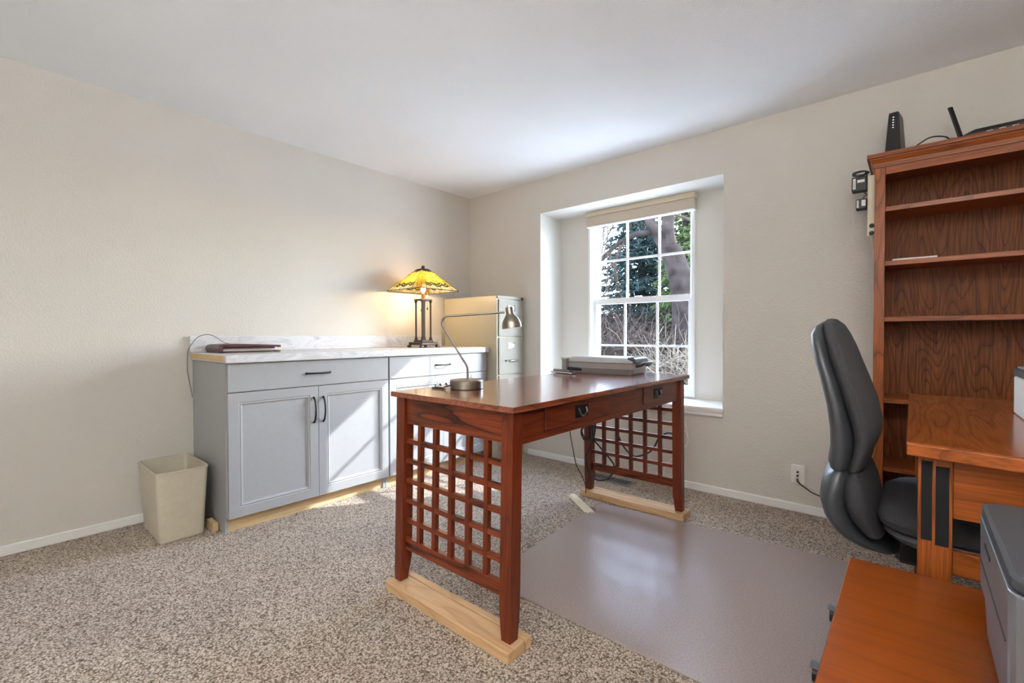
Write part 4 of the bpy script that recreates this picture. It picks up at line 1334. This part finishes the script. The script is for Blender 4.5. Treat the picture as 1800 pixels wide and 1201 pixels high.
for k in range(5):
    a = R(180 + 36 + 72 * k)
    dv = Vector((math.cos(a), math.sin(a), 0))
    link('base_arm', tube([dv * 0.046 + Vector((0, 0, 0.094)), dv * 0.16 + Vector((0, 0, 0.088)), dv * 0.315 + Vector((0, 0, 0.072))], [0.021, 0.018, 0.013], 8), M['shell'], ch, world=False)
    c = dv * 0.335
    cs = link('caster', sphere((0, 0, 0), 0.001, 4), M['black'], ch, world=False) if False else None
    # two wheels and a hood, rolling axis across the view
    hood = []
    n = 10
    for x in (-0.025, 0.025):
        hood.append([(c.x + x, c.y + 0.034 * math.cos(R(-28 + 160 * j / n)), 0.034 + 0.031 * math.sin(R(-28 + 160 * j / n))) for j in range(n + 1)] + [(c.x + x, c.y + 0.0275 * math.cos(R(132 - 160 * j / n)), 0.034 + 0.0272 * math.sin(R(132 - 160 * j / n))) for j in range(n + 1)])
    cst = link('caster', loft(hood, True, False), M['caster_grey'], ch, world=False)
    for x in (-0.019, 0.004):
        wl = []
        for xx in (x, x + 0.015):
            wl.append([(c.x + xx, c.y + 0.0265 * math.cos(2 * math.pi * j / 18), 0.0335 + 0.0265 * math.sin(2 * math.pi * j / 18)) for j in range(18)])
        link('wheel', loft(wl, True, False), M['black'], cst, world=False)
    link('caster_stem', tube([dv * 0.320 + Vector((0, 0, 0.060)), dv * 0.320 + Vector((0, 0, 0.095))], 0.007, 8), M['chrome'], cst, world=False)

# ------------------------------------------------------------------ added ceiling-bounce fill light, housed in an invented unseen floor lamp
tx, ty = 3.75, -4.0
tor = thing('uplight_fill', 'added fill light in a torchiere-shaped body, unseen behind the camera', 'lamp', (tx, ty, 0.0))
link('base', lathe([(0.14, 0.0), (0.14, 0.018), (0.03, 0.03)], 0, 0, 24), M['bronze'], tor, world=False)
link('pole', lathe([(0.014, 0.0305), (0.014, 1.60)], 0, 0, 12), M['bronze'], tor, world=False)
link('bowl', lathe([(0.02, 1.601), (0.12, 1.63), (0.22, 1.70), (0.23, 1.72), (0.222, 1.72), (0.115, 1.638), (0.01, 1.612)], 0, 0, 28, True, False), M['bronze'], tor, world=False)
fl_ = bpy.data.lights.new('bounce_fill_light', 'AREA')
fl_.shape = 'DISK'
fl_.size = 0.4
fl_.energy = 66.0
fl_.color = (1.0, 0.975, 0.94)
flo = bpy.data.objects.new('bounce_fill_light', fl_)
COL.objects.link(flo)
flo.parent = tor
flo.location = (0, 0, 1.735)
flo.rotation_euler = (R(180), 0, 0)

# ------------------------------------------------------------------ outdoors, seen through the window
rnd = random.Random(11)


def ray_pt(px, py, dist):
    """Point at a horizontal distance along the sight line of a photo pixel (used to place the garden plants)."""
    dv = _fw + _r2 * ((px - 900) / F_PX) + _u2 * ((600.5 - py) / F_PX)
    h = math.hypot(dv.x, dv.y)
    return CAM + dv * (dist / h)


M['bounce_ground'] = plain('whitened_bounce_ground', srgb(226, 222, 212), 0.95, bump=0.5, bscale=30, var=0.25)  # unseen ground, whitened to throw light up through the window
M['bark'] = plain('grey_brown_bark', srgb(38, 32, 30), 0.95, 0.0, 1.0, 18, 0.5, spec=0.03)
M['twig'] = plain('pale_twig', srgb(84, 75, 66), 0.9, var=0.25, spec=0.03)
M['twig_d'] = plain('brown_twig', srgb(50, 42, 37), 0.9, var=0.3, spec=0.03)
M['twig_k'] = plain('dark_twig', srgb(40, 34, 31), 0.95, var=0.3, spec=0.03)  # darkest twig tone, for the thickets behind the shrubs
M['needle'] = plain('blue_green_needle', srgb(36, 48, 47), 0.8, var=0.35, spec=0.03)
M['needle_l'] = plain('olive_needle', srgb(60, 70, 42), 0.8, var=0.35, spec=0.03)

GZ = -0.9
bm = bmesh.new()
quad(bm, [(-60, 0.6, GZ), (60, 0.6, GZ), (60, 90, GZ), (-60, 90, GZ)])
struct('ground', bm, M['bounce_ground'], 'unseen ground outside the window, whitened to bounce light indoors')


def branch_tree(b, p, d, ln, r, depth, spread, up, bmtwig):
    """Recursive bare branching into one bmesh (trunk and limbs) and one for twigs."""
    segs = 4
    pts = [p.copy()]
    dd = d.copy()
    for k in range(segs):
        dd = (dd + Vector((rnd.uniform(-1, 1), rnd.uniform(-1, 1), rnd.uniform(-0.6, 1) * up)) * 0.16).normalized()
        pts.append(pts[-1] + dd * ln / segs)
    tube(pts, [r * (1 - 0.13 * k) for k in range(segs + 1)], 7 if r > 0.05 else 4, b if r > 0.018 else bmtwig, True, 0, False)
    if depth == 0:
        return
    for k in range(rnd.choice((2, 3, 3))):
        q = pts[rnd.choice((2, 3, 4))]
        nd = (dd + Vector((rnd.uniform(-1, 1), rnd.uniform(-1, 1), rnd.uniform(-0.3, 0.9))) * spread).normalized()
        branch_tree(b, q, nd, ln * rnd.uniform(0.55, 0.8), r * rnd.uniform(0.42, 0.62), depth - 1, spread, up, bmtwig)


# big leaning trunk with two limbs, in the right-hand panes
D1 = 9.6
base = ray_pt(1196, 640, D1); base.z = GZ
tk = thing('bare_tree', 'bare tree with a thick leaning trunk seen in the right-hand panes', 'tree', base)
b, bt = bmesh.new(), bmesh.new()
def rp2(px, py, dist=D1):
    return ray_pt(px, py, dist)
trunk = [base, rp2(1205, 600), rp2(1203, 520), rp2(1190, 470), rp2(1178, 435)]
tube(catmull(trunk, 4), [0.30 - 0.11 * k / 16 for k in range(17)], 12, b)
tube(catmull([rp2(1180, 445), rp2(1174, 405), rp2(1176, 375), rp2(1180, 330), rp2(1190, 270)], 4), [0.135 - 0.05 * k / 16 for k in range(17)], 10, b)
tube(catmull([rp2(1184, 455), rp2(1160, 420), rp2(1146, 395), rp2(1136, 375), rp2(1118, 330), rp2(1100, 270)], 4), [0.125 - 0.06 * k / 20 for k in range(21)], 10, b)
tube(catmull([rp2(1150, 408), rp2(1120, 412), rp2(1098, 422), rp2(1082, 433), rp2(1064, 452), rp2(1046, 470)], 4), [0.06 - 0.035 * k / 20 for k in range(21)], 8, b)
for px, py, dx, dy, ln in ((1098, 422, -10, 20, 0.7), (1082, 433, -16, 12, 0.7), (1070, 444, 4, 22, 0.6), (1118, 330, -40, 60, 1.2), (1104, 300, -30, 70, 1.3), (1136, 375, -30, 10, 1.0), (1090, 430, -4, 34, 0.8), (1176, 375, 30, 10, 1.0), (1080, 380, -30, 20, 0.9)):
    a = rp2(px, py)
    e = rp2(px + dx, py + dy)
    branch_tree(bt, a, (e - a).normalized(), ln, 0.028, 3, 0.7, 0.1, bt)
link('trunk', b, M['bark'], tk)
o = link('twigs', bt, M['twig_d'], tk)
o['kind'] = 'stuff'


def conifer(name, label, px, py_top, dist, height, radius, mat, n_br, seed, lean=0.0, low=0.12):
    r_ = random.Random(seed)
    c = ray_pt(px, 600, dist)
    c.z = GZ
    t = thing(name, label, 'tree', c)
    bt_ = tube([(0, 0, 0), (0, 0, height * 0.6), (0, 0, height)], [0.22, 0.12, 0.02], 8)
    link('trunk', bt_, M['bark'], t, world=False)
    V, Fc = [], []
    for k in range(n_br):
        u = low + (1 - low) * (k / n_br)
        z = height * u
        rad = radius * (1 - u) ** 0.7 * r_.uniform(0.75, 1.1) + 0.1
        a = r_.uniform(0, 2 * math.pi)
        dirv = Vector((math.cos(a), math.sin(a), 0))
        side = Vector((-math.sin(a), math.cos(a), 0))
        nsp = int(10 + 22 * rad)
        for s in range(nsp):
            q = r_.uniform(0.12, 1.0)
            p = dirv * rad * q + Vector((0, 0, z - 0.28 * rad * q + 0.10 * rad * q * q)) + side * r_.uniform(-1, 1) * 0.26 * rad * (1.15 - q)
            ln = r_.uniform(0.10, 0.24)
            dv = (dirv * r_.uniform(0.3, 1) + side * r_.uniform(-1, 1) + Vector((0, 0, r_.uniform(-0.9, 0.15)))).normalized()
            wv = dv.cross(Vector((r_.uniform(-1, 1), r_.uniform(-1, 1), r_.uniform(-1, 1)))).normalized() * r_.uniform(0.014, 0.034)
            i0 = len(V)
            V += [p - wv, p + wv, p + dv * ln]
            Fc.append((i0, i0 + 1, i0 + 2))
            wv2 = dv.cross(wv).normalized() * 0.018
            V += [p - wv2, p + wv2, p + dv * ln * 0.9 - wv2]
            Fc.append((i0 + 3, i0 + 4, i0 + 5))
    me = bpy.data.meshes.new('foliage')
    me.from_pydata([tuple(v) for v in V], [], Fc)
    me.materials.append(mat)
    o = bpy.data.objects.new('foliage', me)
    o['kind'] = 'stuff'
    COL.objects.link(o)
    o.parent = t
    return t


conifer('spruce_tree', 'dark blue-green spruce seen through the middle upper panes', 1128, 400, 13.5, 6.2, 2.3, M['needle'], 760, 3)
conifer('juniper_tree', 'olive-green conifer behind the bare trunk at the right edge of the window', 1204, 380, 12.0, 6.4, 0.9, M['needle_l'], 420, 5)


def shrub(label, px, dist, height, width, n, mat, seed):
    r_ = random.Random(seed)
    c = ray_pt(px, 600, dist)
    c.z = GZ
    t = thing('bare_shrub', label, 'shrub', c, group='bare shrubs outside the window')
    b_ = bmesh.new()
    for k in range(n):
        a = r_.uniform(0, 2 * math.pi)
        p = Vector((r_.gauss(0, 0.3) * width, r_.gauss(0, 0.22) * width, r_.uniform(0, 0.75) * height))
        dv = Vector((math.cos(a), math.sin(a), r_.uniform(-0.1, 1.3))).normalized()
        pts_ = [p]
        ln = r_.uniform(0.35, 1.0)
        for s in range(4):
            dv = (dv + Vector((r_.uniform(-1, 1), r_.uniform(-1, 1), r_.uniform(-1, 0.8))) * 0.35).normalized()
            pts_.append(pts_[-1] + dv * ln / 4)
        r0 = r_.uniform(0.006, 0.017)
        tube(pts_, [r0 * (1 - 0.18 * s) for s in range(5)], 3, b_, False, 0, False)
    o = link('twigs', b_, mat, t, world=False)
    o['kind'] = 'stuff'
    st_ = bmesh.new()
    for k in range(6):
        a = r_.uniform(0, 2 * math.pi)
        tube([(0.15 * math.cos(a), 0.15 * math.sin(a), 0), (0.3 * width * math.cos(a) * 0.5, 0.3 * width * math.sin(a) * 0.5, height * 0.45), (0.6 * width * math.cos(a) * 0.6, 0.6 * width * math.sin(a) * 0.6, height * 0.85)], [0.03, 0.022, 0.01], 6, st_)
    o = link('stems', st_, M['bark'], t, world=False)
    o['kind'] = 'stuff'


shrub('bare brown shrub seen through the lower left panes', 1070, 8.2, 2.3, 1.15, 1500, M['twig_d'], 21)
shrub('bare grey-brown shrub seen through the lower middle panes', 1124, 8.8, 2.4, 1.15, 1500, M['twig_d'], 22)
shrub('pale twiggy shrub seen through the lower right panes', 1184, 7.6, 2.0, 1.15, 1500, M['twig'], 23)
shrub('dark thicket behind the bare shrubs in the lower left panes', 1050, 11.6, 3.0, 2.0, 2200, M['twig_k'], 24)
shrub('dark thicket behind the bare shrubs in the lower middle panes', 1118, 12.0, 3.0, 2.0, 2200, M['twig_k'], 25)
shrub('dark thicket behind the bare shrubs in the lower right panes', 1186, 12.2, 3.0, 2.0, 2200, M['twig_k'], 26)
